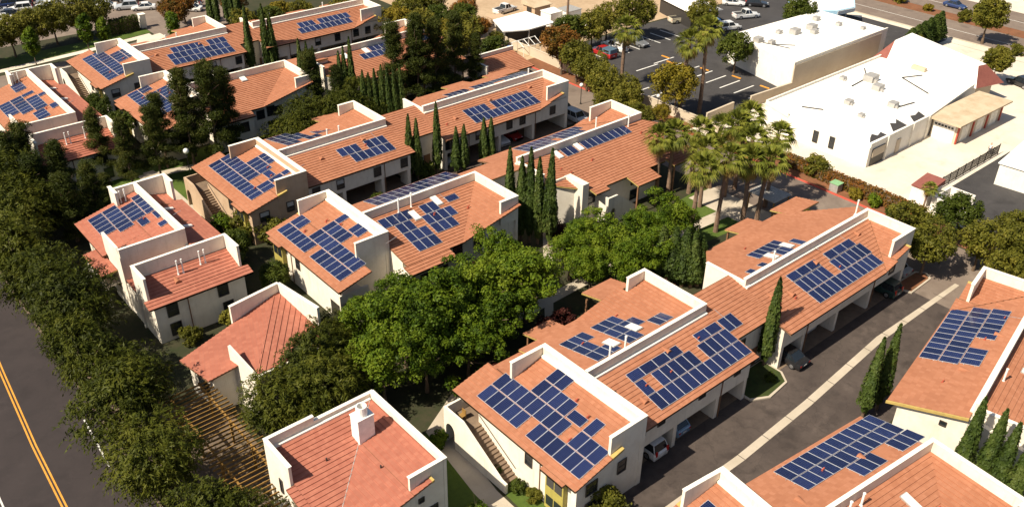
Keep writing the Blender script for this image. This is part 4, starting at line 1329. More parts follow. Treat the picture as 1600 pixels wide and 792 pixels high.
# ------------------------------------------------------------------ hipped house
_a3 = math.radians(8.0)
def T_h(x, y):
    x, y = x - 30.1, y - 68.8
    return 30.1 + x * math.cos(_a3) - y * math.sin(_a3), 68.8 + x * math.sin(_a3) + y * math.cos(_a3)
b = thing('cottage', 'small house with a red hipped roof and white corner parapet beside the pergola', 'building', (25, 64, 0))
ap, fc = (29.8, 68.5), (22.2, 60.9)
zl = plane(5.75, 0, 0, 0, 0)
def pl3(p, q, r):
    n = (Vector(q) - Vector(p)).cross(Vector(r) - Vector(p))
    return lambda x, y: p[2] - (n.x * (x - p[0]) + n.y * (y - p[1])) / n.z
zL = pl3((ap[0], ap[1], 5.75), (fc[0], fc[1], 4.75), (19.5, 68.5, 3.9))
zR = pl3((ap[0], ap[1], 5.75), (fc[0], fc[1], 4.75), (30.2, 60.9, 3.9))
nL, nR = (-0.9, 0.5), (0.72, -0.7)
w = MB(T_h)
w.prism([(20.0, 68.3), (20.0, 64.4), (22.4, 63.8), (22.4, 61.2), (29.6, 68.3)], 0, lambda x, y: zL(x, y) - 0.2)
w.prism([(22.41, 61.1), (30.0, 61.1), (30.0, 68.3), (29.65, 68.3)], 0, lambda x, y: zR(x, y) - 0.2)
w.build('wall', M['stucco'], b)
roof(T_h, [([(19.3, 68.5), (19.3, 63.9), (22.19, 63.2), fc, ap], zL, nL)], b, 'tile_red', course=0.33)
roof(T_h, [([fc, (30.18, 60.7), (30.18, 68.5), ap], zR, nR)], b, 'tile_red', course=0.52)
parapet(T_h, [(25.0, 68.52, 0, 30.3, 68.78, 6.65), (30.2, 62.6, 0, 30.45, 68.52, 6.65)], b)
f = MB(T_h)
prof = [(60.75, 0), (60.75, 4.85), (64.5, 6.1), (64.5, 4.4), (63.9, 3.9), (63.9, 0)]
n = len(prof)
vs = [(21.95, y, z) for y, z in prof] + [(22.2, y, z) for y, z in prof]
f.add(vs, [list(range(n)), list(range(n, 2 * n))[::-1]] + [[i, (i + 1) % n, n + (i + 1) % n, n + i] for i in range(n)])
f.build('fin_wall', M['stucco'], b)
f = MB(T_h)
f.prism([(22.2, 60.55), (30.2, 60.5), (30.2, 60.7), (22.2, 60.75)], lambda x, y: zR(x, 60.7) - 0.25, lambda x, y: zR(x, 60.7) + 0.08)
f.build('fascia_board', M['cap'], b)
window(T_h, '-x', 66.2, 1.5, 1.0, 1.6, 20.0, b)

# ------------------------------------------------------------------ pergola
b = thing('pergola', 'long honey coloured timber pergola between the street trees and the clubhouse', 'pergola', (18.7, 55, 0))
for y in (46.5, 50.5, 54.5, 58.5, 62.5):
    for x in (17.2, 19.9):
        q = MB()
        q.box(x - 0.09, y - 0.09, 0, x + 0.09, y + 0.09, 2.45)
        q.build('post', M['wood'], b)
for x in (17.2, 19.9):
    q = MB()
    q.box(x - 0.06, 44.2, 2.45, x + 0.06, 64.6, 2.68)
    q.build('beam', M['wood'], b)
y = 44.4
while y < 64.6:
    q = MB()
    e = rnd.uniform(-0.15, 0.15)
    q.box(16.2 + e, y - 0.035, 2.683, 20.9 + e, y + 0.035, 2.83)
    q.build('rafter', M['wood'], b)
    y += 0.52

# ------------------------------------------------------------------ white workshops at upper right
b = thing('workshop', 'low flat white roofed workshop with an open roller door and roof vents', 'building', (124, 61, 0))
w = MB()
w.prism([(109.4, 53.0), (124.9, 52.9), (144.0, 55.0), (144.0, 71.0), (111.0, 71.0), (109.4, 66.0)], 0, 3.2)
w.build('wall', M['white_wall'], b)
r = MB()
r.prism([(109.7, 53.3), (124.9, 53.2), (143.6, 55.3), (143.6, 70.7), (111.2, 70.7), (109.7, 65.9)], 3.2, 3.26)
r.build('roof', M['white_roof'], b)
w = MB()
for p, q in (((109.4, 53.0), (124.9, 52.9)), ((124.9, 52.9), (144.0, 55.0)), ((109.4, 66.0), (111.0, 71.0)), ((111.0, 71.0), (144.0, 71.0))):
    d = Vector((q[0] - p[0], q[1] - p[1])).normalized() * 0.12
    nn = Vector((-d.y, d.x))
    w.prism([(p[0] - nn.x, p[1] - nn.y), (q[0] - nn.x, q[1] - nn.y), (q[0] + nn.x, q[1] + nn.y), (p[0] + nn.x, p[1] + nn.y)], 3.0, 3.55 + 0.01 * len(w.f) / 6)
w.build('parapet', M['cap'], b)
g = MB()
g.box(110.2, 52.86, 0, 113.4, 52.985, 2.5)
go = g.build('doorway', M['dark_metal'], b)
g = MB()
g.box(110.2, 52.80, 1.3, 113.4, 52.86, 2.5)
g.build('roller_door', M['beige_wall'], go)
for x in (113.7, 120.4, 124.7):
    g = MB()
    g.box(x - 0.12, 52.7, 0, x + 0.12, 53.0, 3.5)
    g.build('pilaster', M['cap'], b)
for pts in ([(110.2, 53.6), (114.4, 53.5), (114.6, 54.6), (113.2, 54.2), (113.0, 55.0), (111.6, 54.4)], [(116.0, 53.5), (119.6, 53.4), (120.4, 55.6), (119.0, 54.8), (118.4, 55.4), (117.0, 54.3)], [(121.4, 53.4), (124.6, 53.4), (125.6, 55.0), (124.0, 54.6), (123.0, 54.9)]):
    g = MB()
    g.prism(pts, 3.26, 3.275)  # thin dark sheet with a jagged outline, laid near the roof's front edge
    g.build('dark_roof_shape', M['asphalt_dark'], b)
g = MB()
g.box(116.6, 52.84, 0, 117.6, 52.95, 2.1)
g.build('door', M['beige_wall'], b)
for y in (58.6, 61.2):
    window(IDT, '-x', y, 0.7, 0.9, 1.6, 109.4, b)
for x, y, s in ((120, 63, .6), (117.2, 59.2, .45), (124.2, 58.3, .7), (128.5, 63.3, .8), (131.0, 66.0, 1.0), (128.0, 69.0, .5)):
    q = MB()
    q.box(x - s, y - s * .8, 3.25, x + s, y + s * .8, 3.3 + s)
    q.box(x - s * .6, y - s * 1.3, 3.25, x - s * .2, y - s * .8, 3.3 + s * .6)
    q.build('roof_unit', M['grey_metal'], b)
for pts in (((133, 57.5), (136, 63.5), (139.5, 62.0)), ((126.5, 66.5), (131.5, 66.9), (135, 69.5)), ((128, 57.0), (124.5, 57.6)), ((113.5, 66.6), (115.0, 64.0))):
    q = MB()
    for p, e in zip(pts, pts[1:]):
        q.tube((p[0], p[1], 3.36), (e[0], e[1], 3.36), 0.09, None, 6)
    q.build('conduit', M['dark_metal'], b)
# mansard front
mz = MB()
A0, A1, A2, A3 = (141.6, 54.2), (147.6, 52.6), (153.2, 72.4), (142.0, 72.0)
B0, B1, B2, B3 = (143.6, 55.6), (145.4, 55.2), (150.4, 70.4), (144.6, 70.2)
mz.add([(*A0, 3.0), (*A1, 3.0), (*A2, 3.0), (*A3, 3.0), (*B0, 5.8), (*B1, 5.8), (*B2, 5.8), (*B3, 5.8), (141.95, 69.6, 3.0)],
       [[0, 1, 5, 4], [1, 2, 6, 5], [2, 3, 7, 6], [3, 8, 7]])
mz.build('mansard_roof', M['mansard'], b, fix=False)
mz = MB()
mz.add([(*A0, 3.0), (*A3, 3.0), (*B0, 5.8), (*B1, 5.8), (*B2, 5.8), (*B3, 5.8), (141.95, 69.6, 3.0)], [[0, 2, 5, 6], [2, 3, 4, 5]])
mz.build('mansard_back', M['white_roof'], b, fix=False)
mz = MB()
mz.prism([(142.6, 55.2), (146.8, 54.0), (151.8, 71.6), (142.8, 71.4)], 0, 2.99)
mz.build('front_wall', M['beige_wall'], b)
mz = MB()
mz.prism(rect(141.0, 62.5, 141.8, 64.8), 3.25, 3.9)
mz.build('roof_hatch', M['gravel_roof'], b)

b = thing('warehouse', 'tall white warehouse beyond the parking lot with a grey shaded side wall', 'building', (138, 83, 0))
w = MB()
w.prism([(124.2, 75.6), (152.0, 75.6), (152.0, 89.5), (127.8, 91.0)], 0, 4.8)
w.build('wall', M['white_wall'], b)
r = MB()
r.prism([(124.5, 75.9), (151.7, 75.9), (151.7, 89.2), (128.0, 90.7)], 4.8, 4.86)
r.build('roof', M['white_roof'], b)
w = MB()
w.box(124.2, 75.55, 4.6, 152.0, 75.8, 5.05)
w.build('parapet', M['cap'], b)
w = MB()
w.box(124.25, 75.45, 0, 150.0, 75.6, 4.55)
w.build('shade_toned_wall', M['beige_wall'], b)  # darker layer over the white wall; the side's shade is in its colour
for x, y, s in ((128.2, 85.6, .7), (129.2, 83.6, .5), (134.6, 86.0, .5), (136.6, 84.2, .8), (141.0, 83.8, .8), (139.4, 82.2, .6), (146.6, 82.0, .5), (146.0, 86.2, .6), (148.2, 78.2, .4)):
    q = MB()
    q.box(x - s, y - s * .8, 4.85, x + s, y + s * .8, 4.9 + s * 1.1)
    q.box(x + s, y - s * .5, 4.85, x + s * 1.5, y + s * .3, 4.9 + s * .6)
    q.build('roof_unit', M['grey_metal'], b)
q = MB()
q.tube((129.0, 83.0, 4.95), (131.5, 80.5, 4.95), 0.07, None, 6)
q.tube((128.4, 84.8, 4.95), (129.5, 80.2, 4.95), 0.07, None, 6)
q.build('conduit', M['dark_metal'], b)

b = thing('garage_block', 'low tan roofed garage block with red painted posts and a white garage door', 'building', (132.5, 50.6, 0))
w = MB()
w.prism(rect(126.2, 49.0, 139.8, 52.8), 0, 3.05)
w.build('wall', M['beige_wall'], b)
r = MB()
r.prism([(125.0, 48.3), (140.4, 48.0), (140.4, 53.2), (125.0, 53.4)], 3.05, 3.28)
r.build('roof', M['gravel_roof'], b)
for x in (126.3, 130.8, 135.2, 139.7):
    q = MB()
    q.box(x - 0.18, 48.85, 0, x + 0.18, 49.05, 3.04)
    q.build('post', M['red_post'], b)
for x in (128.5, 133.0, 137.4):
    q = MB()
    q.box(x - 1.1, 48.93, 0, x + 1.1, 48.995, 2.3)
    q.box(x - 0.04, 48.90, 0, x + 0.04, 48.93, 2.3)
    q.build('double_door', M['cap'], b)
q = MB()
q.box(126.08, 49.4, 0, 126.2, 52.6, 2.7)
go = q.build('garage_door', M['white'], b)
for k in range(6):
    q = MB()
    q.box(126.05, 49.62 + 0.49 * k, 2.05, 126.08, 49.98 + 0.49 * k, 2.35)
    q.build('pane', M['glass'], go)

# --- small structures of the yard
b = thing('storage_shed', 'small white shed with a dark red roof by the hedge', 'shed', (107, 43.4, 0))
w = MB()
w.prism(rect(105.2, 42.1, 108.6, 44.4), 0, 2.2)
w.build('wall', M['white_wall'], b)
r = MB()
r.prism(rect(105.1, 42.0, 108.9, 44.5), lambda x, y: 2.2, lambda x, y: 2.32 + 0.12 * (x - 105))
r.build('roof', M['mansard'], b)
b = thing('wall_enclosure', 'roofless white walled enclosure beside a dark lot', 'enclosure', (107, 39.5, 0))
q = MB()
for p, s in ((rect(105.0, 37.2, 105.2, 41.5), 1.9), (rect(105.2, 41.3, 109.6, 41.5), 1.8), (rect(109.4, 38.2, 109.6, 41.3), 1.85), (rect(103.0, 37.0, 105.0, 37.2), 1.7)):
    q.prism(p, 0, s)
q.build('wall', M['white_wall'], b)
b = thing('storage_building', 'plain white flat roofed building cut off by the right edge', 'building', (122, 35, 0))
q = MB()
q.prism([(118.4, 39.6), (128, 40.6), (128.8, 33.5), (119.2, 32.4)], 0, 3.0)
q.build('wall', M['white_wall'], b)
q = MB()
q.prism([(118.2, 39.8), (128.1, 40.8), (129.0, 33.3), (119.0, 32.2)], 3.0, 3.12)
q.build('roof', M['white_roof'], b)

# ------------------------------------------------------------------ buildings along the top edge
b = thing('open_shed', 'white flat roofed shed with an open dark side among yard clutter', 'shed', (107, 122, 0))
q = MB()
q.prism([(101.6, 120.2), (106.0, 118.2), (112.4, 118.4), (112.6, 126.6), (104.4, 126.4)], 2.9, 3.1)
q.build('roof', M['white_roof'], b)
q = MB()
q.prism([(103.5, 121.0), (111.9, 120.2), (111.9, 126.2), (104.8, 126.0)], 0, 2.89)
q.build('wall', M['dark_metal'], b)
for x, y in ((102.0, 120.3), (106.2, 118.5), (112.2, 118.6)):
    q = MB()
    q.box(x - .1, y - .1, 0, x + .1, y + .1, 2.89)
    q.build('post', M['grey_metal'], b)
b = thing('pipe_frame', 'bare white pipe carport frame beside the open shed', 'frame', (103, 116.5, 0))
for k in range(4):
    q = MB()
    x = 101.6 + k * 1.3
    pts = [(x, 114.6, 0), (x, 114.6, 1.7), (x, 116.2, 2.5), (x, 117.8, 1.7), (x, 117.8, 0)]
    for p, e in zip(pts, pts[1:]):
        q.tube(p, e, 0.05, None, 6)
    q.build('hoop', M['white'], b)
for yy, zz_ in ((114.6, 1.7), (116.2, 2.5), (117.8, 1.7)):
    q = MB()
    q.tube((101.4, yy, zz_), (105.7, yy, zz_), 0.04, None, 6)
    q.build('purlin', M['white'], b)
b = thing('garden_shed', 'tan roofed shed with a small window near the white work truck', 'shed', (119, 130.6, 0))
q = MB()
q.prism(rect(117.0, 129.0, 121.0, 132.4), 0, 2.3)
q.build('wall', M['stucco_tan'], b)
q = MB()
q.prism(rect(116.7, 128.7, 121.3, 132.7), lambda x, y: 2.3, lambda x, y: 2.4 + 0.18 * (y - 128.7))
q.build('roof', M['gravel_roof'], b)
window(IDT, '-x', 130.6, 1.2, 1.0, 0.9, 117.0, b)
for i, (x, y, sx, sy, h, lab) in enumerate([(117.6, 124.8, 1.6, 1.4, 2.6, 'tall white storage container box beside the palm, left of its twin'), (120.6, 123.2, 1.7, 1.5, 2.8, 'white storage box with a grey lid beside a palm trunk')]):
    b = thing('storage_container', lab, 'container', (x, y, 0))
    q = MB()
    q.box(x - sx, y - sy, 0, x + sx, y + sy, h)
    for k in range(5):
        q.box(x - sx - 0.04, y - sy + 0.3 + k * 0.5, 0.1, x - sx, y - sy + 0.4 + k * 0.5, h - 0.1)
    q.build('body', M['white'], b)
    q = MB()
    q.box(x - sx - 0.1, y - sy - 0.1, h, x + sx + 0.1, y + sy + 0.1, h + 0.12)
    q.build('lid', M['grey_metal' if i else 'white'], b)
b = thing('canopy_building', 'building with a pale blue and white fascia canopy and a blue wall', 'building', (154, 96, 0))
q = MB()
q.prism([(149.0, 93.6), (156.0, 88.0), (160.6, 87.2), (166.5, 91.0), (159.0, 101.0)], 3.4, 4.3)
q.build('canopy', M['pale_blue'], b)
q = MB()
q.prism([(149.3, 93.6), (156.1, 88.2), (160.5, 87.4), (166.2, 91.0), (159.0, 100.7)], 4.301, 4.36)
q.build('roof', M['white_roof'], b)
q = MB()
q.prism([(151.4, 95.0), (156.5, 91.0), (162.0, 93.5), (157.5, 99.4)], 0, 3.39)
q.build('wall', M['blue'], b)
for x, y in ((156.4, 88.9), (165.2, 91.3)):
    q = MB()
    q.cyl(x, y, 0, 3.39, 0.12, 0.12, 8)
    q.build('post', M['white'], b)
q = MB()
for k in range(5):
    z = 3.55 + 0.14 * k
    q.prism([(156.05, 87.9), (160.6, 87.1), (160.6, 87.2), (156.05, 88.0)], z, z + 0.07)
q.build('stripe', M['white'], b)
b = thing('gabled_shop', 'white gable roofed shop with dark windows behind the lot trees', 'building', (140, 108, 0))
q = MB()
q.add([(136, 106.0, 3), (143, 104.2, 3), (146.5, 116, 3), (139.5, 118, 3), (139.5, 105.1, 4.4), (143, 117, 4.4)],
      [[0, 4, 5, 3], [4, 1, 2, 5], [0, 1, 4], [3, 5, 2]])
q.build('roof', M['white_roof'], b, fix=False)
q = MB()
q.prism([(136.6, 106.6), (142.6, 105.0), (145.8, 115.6), (139.8, 117.2)], 0, 2.99)
q.build('wall', M['dark_metal'], b)
b = thing('tarp', 'bright blue tarp frame under the lot trees beside a cream pickup', 'tarp', (139.5, 105.5, 0))
q = MB()
q.prism([(137.0, 104.6), (141.5, 103.4), (142.2, 105.4), (137.6, 106.4)], 1.5, 1.62)
q.build('cover', M['blue'], b)
for x, y in ((137.4, 104.8), (141.4, 103.8), (141.9, 105.2), (137.8, 106.0)):
    q = MB()
    q.cyl(x, y, 0, 1.5, 0.05, 0.05, 6)
    q.build('pole', M['white'], b)
b = thing('lane_house', 'low tiled house with a small white arch at the far end of the lane', 'building', (92, 110, 0))
zq = plane(2.9, 0, 0, 104.5, 0.2)
roof(IDT, [(rect(86.5, 104.5, 95.0, 110.0), zq, (0, -1))], b)
q = MB()
q.prism(rect(87.0, 105.0, 94.5, 109.8), 0, lambda x, y: zq(x, y) - 0.15)
q.build('wall', M['stucco'], b)
parapet(IDT, [(86.6, 110.01, 0, 95.2, 110.3, 4.6), (86.3, 106.0, 0, 86.6, 110.01, 4.2)], b)
b = thing('gate_enclosure', 'bin enclosure of a white wall and a pale green gate near a blue bin', 'enclosure', (97.5, 117, 0))
q = MB()
q.box(95.0, 112.2, 0, 95.2, 119.8, 1.5)
q.box(95.2, 119.6, 0, 99.0, 119.8, 1.5)
q.build('wall', M['white_wall'], b)
q = MB()
q.box(97.0, 116.6, 0, 97.08, 119.4, 1.7)
q.build('gate', M['green_paint'], b)
b = thing('bin', 'round blue bin beside the pale green gate', 'bin', (101.0, 117.6, 0))
q = MB()
q.cyl(101.0, 117.6, 0, 1.1, 0.45, 0.55, 14)
q.build('body', M['blue'], b)
q = MB()
q.cyl(101.0, 117.6, 1.1, 1.22, 0.6, 0.5, 14)
q.build('lid', M['blue'], b)

# ------------------------------------------------------------------ vegetation
def quads_mesh(name, V, mat, shape=4):
    """V: (n,k,3) array of faces"""
    n, k = V.shape[0], V.shape[1]
    me = bpy.data.meshes.new(name)
    me.vertices.add(n * k)
    me.vertices.foreach_set("co", V.reshape(-1).astype(np.float32))
    me.loops.add(n * k)
    me.loops.foreach_set("vertex_index", np.arange(n * k, dtype=np.int32))
    me.polygons.add(n)
    me.polygons.foreach_set("loop_start", np.arange(0, n * k, k, dtype=np.int32))
    me.polygons.foreach_set("loop_total", np.full(n, k, dtype=np.int32))
    me.materials.append(mat)
    me.update()
    me.validate()
    return me

def unit(a):
    return a / np.maximum(np.linalg.norm(a, axis=-1, keepdims=True), 1e-6)

def leaves(P, Nn, T_, s, asp):
    """diamond-shaped leaves at P, normal Nn, long axis T_, half length s, half width s*asp"""
    B = unit(np.cross(Nn, T_))
    T_ = unit(np.cross(B, Nn))
    s = s[:, None]
    return np.stack([P - T_ * s, P + B * s * asp, P + T_ * s, P - B * s * asp], 1)

def rdir(n, up=0.0):
    d = nrs.normal(size=(n, 3))
    d[:, 2] += up
    return unit(d)

def crown_clumps(R, Rz, zc, ncl, nlf, leaf, asp=0.6, rc=(0.5, 0.9), up=0.25, lobes=5, flat=1.0, droop=0.0, jit=0.45, la0=0.15, la1=0.35):
    ld = rdir(lobes, 0.2)
    la = nrs.uniform(la0, la1, lobes)
    D = rdir(ncl, up)
    rad = (0.78 if la1 < 0.4 else 0.60) + sum(a * np.clip(D @ l, 0, 1) ** 4 for a, l in zip(la, ld))
    rad *= nrs.uniform(0.80, 1.02, ncl)
    C = D * rad[:, None] * np.array([R, R, Rz])
    C[:, 2] += zc
    out = []
    r = nrs.uniform(*rc, ncl)
    for c, rr in zip(C, r):
        d = rdir(nlf, 0.35)
        P = c + d * rr * nrs.uniform(0.55, 1.0, (nlf, 1)) * np.array([1, 1, flat])
        nn = unit(d + nrs.normal(size=(nlf, 3)) * jit + np.array([0, 0, 0.35]))
        tt = nrs.normal(size=(nlf, 3))
        tt[:, 2] -= droop
        out.append(leaves(P, nn, unit(tt), nrs.uniform(0.7, 1.2, nlf) * leaf, asp))
    # sparse inner foliage so that limbs do not stand bare
    m = int(ncl * nlf * 0.12)
    d = rdir(m)
    P = d * (nrs.uniform(0.2, 0.75, (m, 1)) * np.array([R, R, Rz])) + np.array([0, 0, zc])
    out.append(leaves(P, rdir(m), rdir(m), nrs.uniform(1.0, 1.7, m) * leaf, asp))
    return np.concatenate(out)

def sprays(R, Rz, zc, n, seg, leaf, rise=0.5, length=1.3, asp=0.22):
    """feathery sprays: curved strands carrying narrow leaflets"""
    ld = rdir(6, 0.3)
    la = nrs.uniform(0.25, 0.6, 6)
    D = rdir(n, 0.3)
    rad = 0.52 + sum(a * np.clip(D @ l, 0, 1) ** 3 for a, l in zip(la, ld))
    P0 = D * rad[:, None] * np.array([R, R, Rz]) * nrs.uniform(0.5, 1.0, (n, 1))
    P0[:, 2] += zc
    out = []
    V = unit(D + np.array([0, 0, rise]) + nrs.normal(size=(n, 3)) * 0.3)
    L = nrs.uniform(0.6, 1.2, n) * length
    for k in range(seg):
        t = (k + 0.5) / seg
        P = P0 + V * (L * t)[:, None]
        P[:, 2] -= 0.9 * (L * t * t)
        P += nrs.normal(size=(n, 3)) * 0.10
        T_ = unit(V - np.array([0, 0, 1.8 * t]) + nrs.normal(size=(n, 3)) * 0.55)
        out.append(leaves(P, unit(D + nrs.normal(size=(n, 3)) * 0.7 + np.array([0, 0, 0.4])), T_, nrs.uniform(0.7, 1.2, n) * leaf, asp))
    return np.concatenate(out)

def trunk_mesh(name, h, r, limbs, spread, mat, lean=0.0, base=0.45):
    mb = MB()
    pts = [Vector((0, 0, 0))]
    for k in range(1, 5):
        pts.append(Vector((lean * k / 4 + rnd.uniform(-.08, .08), rnd.uniform(-.08, .08), h * k / 4)))
    for k in range(4):
        mb.tube(pts[k], pts[k + 1], r * (1 - k * 0.2) * (1.25 if k == 0 else 1), r * (1 - (k + 1) * 0.2), 8)
    for i in range(limbs):
        a = 2 * math.pi * i / limbs + rnd.uniform(-.4, .4)
        z = h * rnd.uniform(base, 0.95)
        p = Vector((lean * z / h, 0, z))
        q = p + Vector((math.cos(a) * spread * .5, math.sin(a) * spread * .5, rnd.uniform(.5, 1.2)))
        e = q + Vector((math.cos(a + .3) * spread * .4, math.sin(a + .3) * spread * .4, rnd.uniform(.5, 1.3)))
        mb.tube(p, q, r * .45, r * .3, 6)
        mb.tube(q, e, r * .3, r * .1, 6)
    o = mb.build(name, M[mat], None)
    me = o.data
    bpy.data.objects.remove(o)
    return me

KIND = {}
def reg(kind, name, cat, crown, trunk, mat, extra=None):
    KIND[kind] = (name, cat, quads_mesh('crown', crown, M[mat]), trunk, extra or [])

for i in range(4):
    reg('broad%d' % i, 'broadleaf_tree', 'tree', crown_clumps(3.25, (2.9, 2.5, 3.2, 2.7)[i], 5.0, (84, 96, 78, 90)[i], 105, 0.135, 0.62, (0.40, 1.05), 0.25, (7, 5, 9, 6)[i], 0.8, 0.0, 0.45, 0.28, 0.62), trunk_mesh('trunk', 4.6, .2, 6, 3.0, 'bark'), 'lf_bright')
for i in range(3):
    reg('street%d' % i, 'street_tree', 'tree', sprays(3.7, (3.4, 3.8, 3.1)[i], 4.5, 1000, 13, 0.23, 1.0, 1.7, 0.26), trunk_mesh('trunk', 4.8, .2, 6, 3.0, 'bark'), 'lf_willow')
for i in range(2):
    C = [crown_clumps(1.25, .55, z, 16, 64, 0.20, 0.20, (0.5, .95), 0.2, 3, 0.65, 0, 0.9) + np.array([math.cos(a) * d, math.sin(a) * d, 0])
         for z, a, d in [(2.6 + 0.52 * k + nrs.uniform(-.2, .2), 2.4 * k + nrs.uniform(-.4, .4), max(0.15, 2.4 - 0.115 * k) * nrs.uniform(.4, 1.2)) for k in range(21)]]
    reg('pine%d' % i, 'pine_tree', 'tree', np.concatenate(C), trunk_mesh('trunk', 12.6, .22, 9, 2.2, 'bark', base=.35), 'lf_pine')
for i in range(2):
    n = 3600
    z = nrs.uniform(0.15, 1, n) ** 0.9 * 9.6
    t = z / 9.6
    prof = 0.62 * np.clip(t * 6 + .35, 0, 1) * np.clip((1 - t) / 0.62, 0, 1) ** 0.75 + 0.03
    a = nrs.uniform(0, 2 * np.pi, n)
    bump = 1 + 0.16 * np.sin(3 * a + i * 2 + t * 5) + 0.10 * np.sin(7 * a + 9 * t)
    rr = prof * bump * nrs.uniform(.72, 1.05, n)
    P = np.stack([np.cos(a) * rr, np.sin(a) * rr, z], 1)
    rad = np.stack([np.cos(a), np.sin(a), np.full(n, .25)], 1)
    nn = unit(rad + nrs.normal(size=(n, 3)) * .35)
    tt = unit(np.array([0, 0, 1.0]) + nrs.normal(size=(n, 3)) * .28)
    V = leaves(P, nn, tt, nrs.uniform(.13, .26, n), 0.42)
    m = 500
    z2 = nrs.uniform(.1, .92, m) * 9.6
    r2 = 0.30 * np.clip((9.6 - z2) / 6, 0, 1)
    a2 = nrs.uniform(0, 6.28, m)
    V2 = leaves(np.stack([np.cos(a2) * r2, np.sin(a2) * r2, z2], 1), unit(np.stack([np.cos(a2), np.sin(a2), a2 * 0], 1)), np.tile([[0, 0, 1.]], (m, 1)), np.full(m, .4), 0.5)
    reg('cyp%d' % i, 'cypress_tree', 'tree', np.concatenate([V, V2]), trunk_mesh('trunk', 8.5, .12, 0, 0, 'bark'), 'lf_cypress')
for nm, mt in (('olive', 'lf_olive'), ('yellow', 'lf_yellow'), ('orange', 'lf_orange'), ('dark', 'lf_dark')):
    reg(nm, 'broadleaf_tree', 'tree', crown_clumps(2.9, 2.3, 4.3, 105, 50, 0.18, 0.5, (0.4, 0.8)), trunk_mesh('trunk', 4.2, .17, 5, 2.5, 'bark'), mt)
reg('round', 'clipped_tree', 'tree', crown_clumps(2.8, 2.5, 4.6, 150, 50, 0.17, 0.6, (0.35, 0.6), 0.0, 2), trunk_mesh('trunk', 3.6, .2, 4, 1.8, 'bark'), 'lf_olive')
reg('column', 'young_tree', 'tree', crown_clumps(1.2, 2.6, 3.9, 60, 45, 0.17, 0.55, (0.35, 0.6)), trunk_mesh('trunk', 4.6, .09, 3, .8, 'bark'), 'lf_bright')
def bush(nm, mat, R, Rz, ncl=40, leaf=.15):
    KIND[nm] = ('shrub', 'shrub', quads_mesh('crown', crown_clumps(R, Rz, Rz * .75, ncl, 42, leaf, 0.55, (0.3, 0.5), 0.4), M[mat]), trunk_mesh('stem', Rz * .7, .05, 3, R * .6, 'bark'), [])
bush('shrub', 'lf_dark', 1.0, .9)
bush('shrub_red', 'lf_red', 1.5, 1.3, 55)
bush('shrub_green', 'lf_bright', 1.0, .9)
bush('shrub_yellow', 'lf_yellow', 1.0, .9)
bush('shrub_olive', 'lf_olive', 1.5, 1.5, 60)

def palm_parts(h, R, nf, seed):
    r_ = np.random.RandomState(seed)
    def fan(el, az, L, pet, droop, wid=1.15):
        d = np.array([math.cos(az) * math.cos(el), math.sin(az) * math.cos(el), math.sin(el)])
        side = unit(np.array([-math.sin(az), math.cos(az), 0.0]))
        up = unit(np.cross(d, side))
        base = np.array([0, 0, h]) + d * pet
        fs = []
        p0, p1 = np.array([0, 0, h]), base
        fs.append(np.stack([p0 - side * .03, p1 - side * .02, p1 + side * .02, p0 + side * .03]))
        k = 15
        for j in range(k):
            a = (j / (k - 1) - .5) * 2 * wid
            dd = unit(d * math.cos(a) + side * math.sin(a))
            ll = L * (1 - .22 * abs(a) / wid) * r_.uniform(.88, 1.08)
            m = base + dd * ll * .55
            e = base + dd * ll + np.array([0, 0, -droop * ll * r_.uniform(.6, 1.3)])
            ss = unit(np.cross(dd, up)) * .058
            fs.append(np.stack([base, m - ss + up * 0.03, e, m + ss - up * 0.03]))
        return fs
    g = []
    for i in range(nf):
        u = (i + .5) / nf
        el = math.radians(82 - 105 * u ** 1.05)
        g += fan(el, i * 2.39996 + r_.uniform(-.2, .2), R * .62, R * (.42 + .1 * u), 0.30 + .25 * u)
    dead = []
    for i in range(int(nf * .6)):
        el = math.radians(r_.uniform(-80, -38))
        dead += fan(el, i * 2.39996 + r_.uniform(-.3, .3), R * .55, R * r_.uniform(.25, .5), 0.25, 0.8)
    for k in range(14):
        a, z = r_.uniform(0, 6.28), h - r_.uniform(.2, 1.4)
    return np.stack(g), np.stack(dead)

def palm_trunk(h, r, lean):
    mb = MB()
    n = 10
    P = [Vector((lean * (k / n) ** 2, 0, h * k / n)) - Vector((lean, 0, 0)) for k in range(n + 1)]
    for k in range(n):
        mb.tube(P[k], P[k + 1], r * (1.25 - .25 * min(1, k / 3)) * 1.05, r * (1.2 - .25 * min(1, k / 3)) * .95, 9)
    o = mb.build('trunk', M['palm_bark'])
    me = o.data
    bpy.data.objects.remove(o)
    return me
for i, (h, R) in enumerate([(8.0, 2.3), (9.6, 2.3), (11.2, 2.3), (6.2, 2.2)]):
    g, dd = palm_parts(h, R, 34, 20 + i)
    KIND['palm%d' % i] = ('palm_tree', 'palm tree', quads_mesh('crown', g, M['lf_palm']), palm_trunk(h, .24, 0.35 * (-1) ** i), [('dead_fronds', quads_mesh('dead_fronds', dd, M['lf_palm_dead']))])

def plant(kind, x, y, label, group=None, s=1.0, rz=None, z=0.0, sz=None):
    name, cat, crown, trunk, extra = KIND[kind]
    t = thing(name, label, cat, (x, y, z), group)
    t.rotation_euler = (0, 0, rnd.uniform(0, 6.28) if rz is None else rz)
    t.scale = (s, s, sz or s)
    for nm, me in [('crown', crown), ('stem' if cat == 'shrub' else 'trunk', trunk)] + extra:
        o = bpy.data.objects.new(nm, me)
        COL.objects.link(o)
        o.parent = t
    return t

ORD = ['first', 'second', 'third', 'fourth', 'fifth', 'sixth', 'seventh', 'eighth', 'ninth', 'tenth', 'eleventh', 'twelfth']

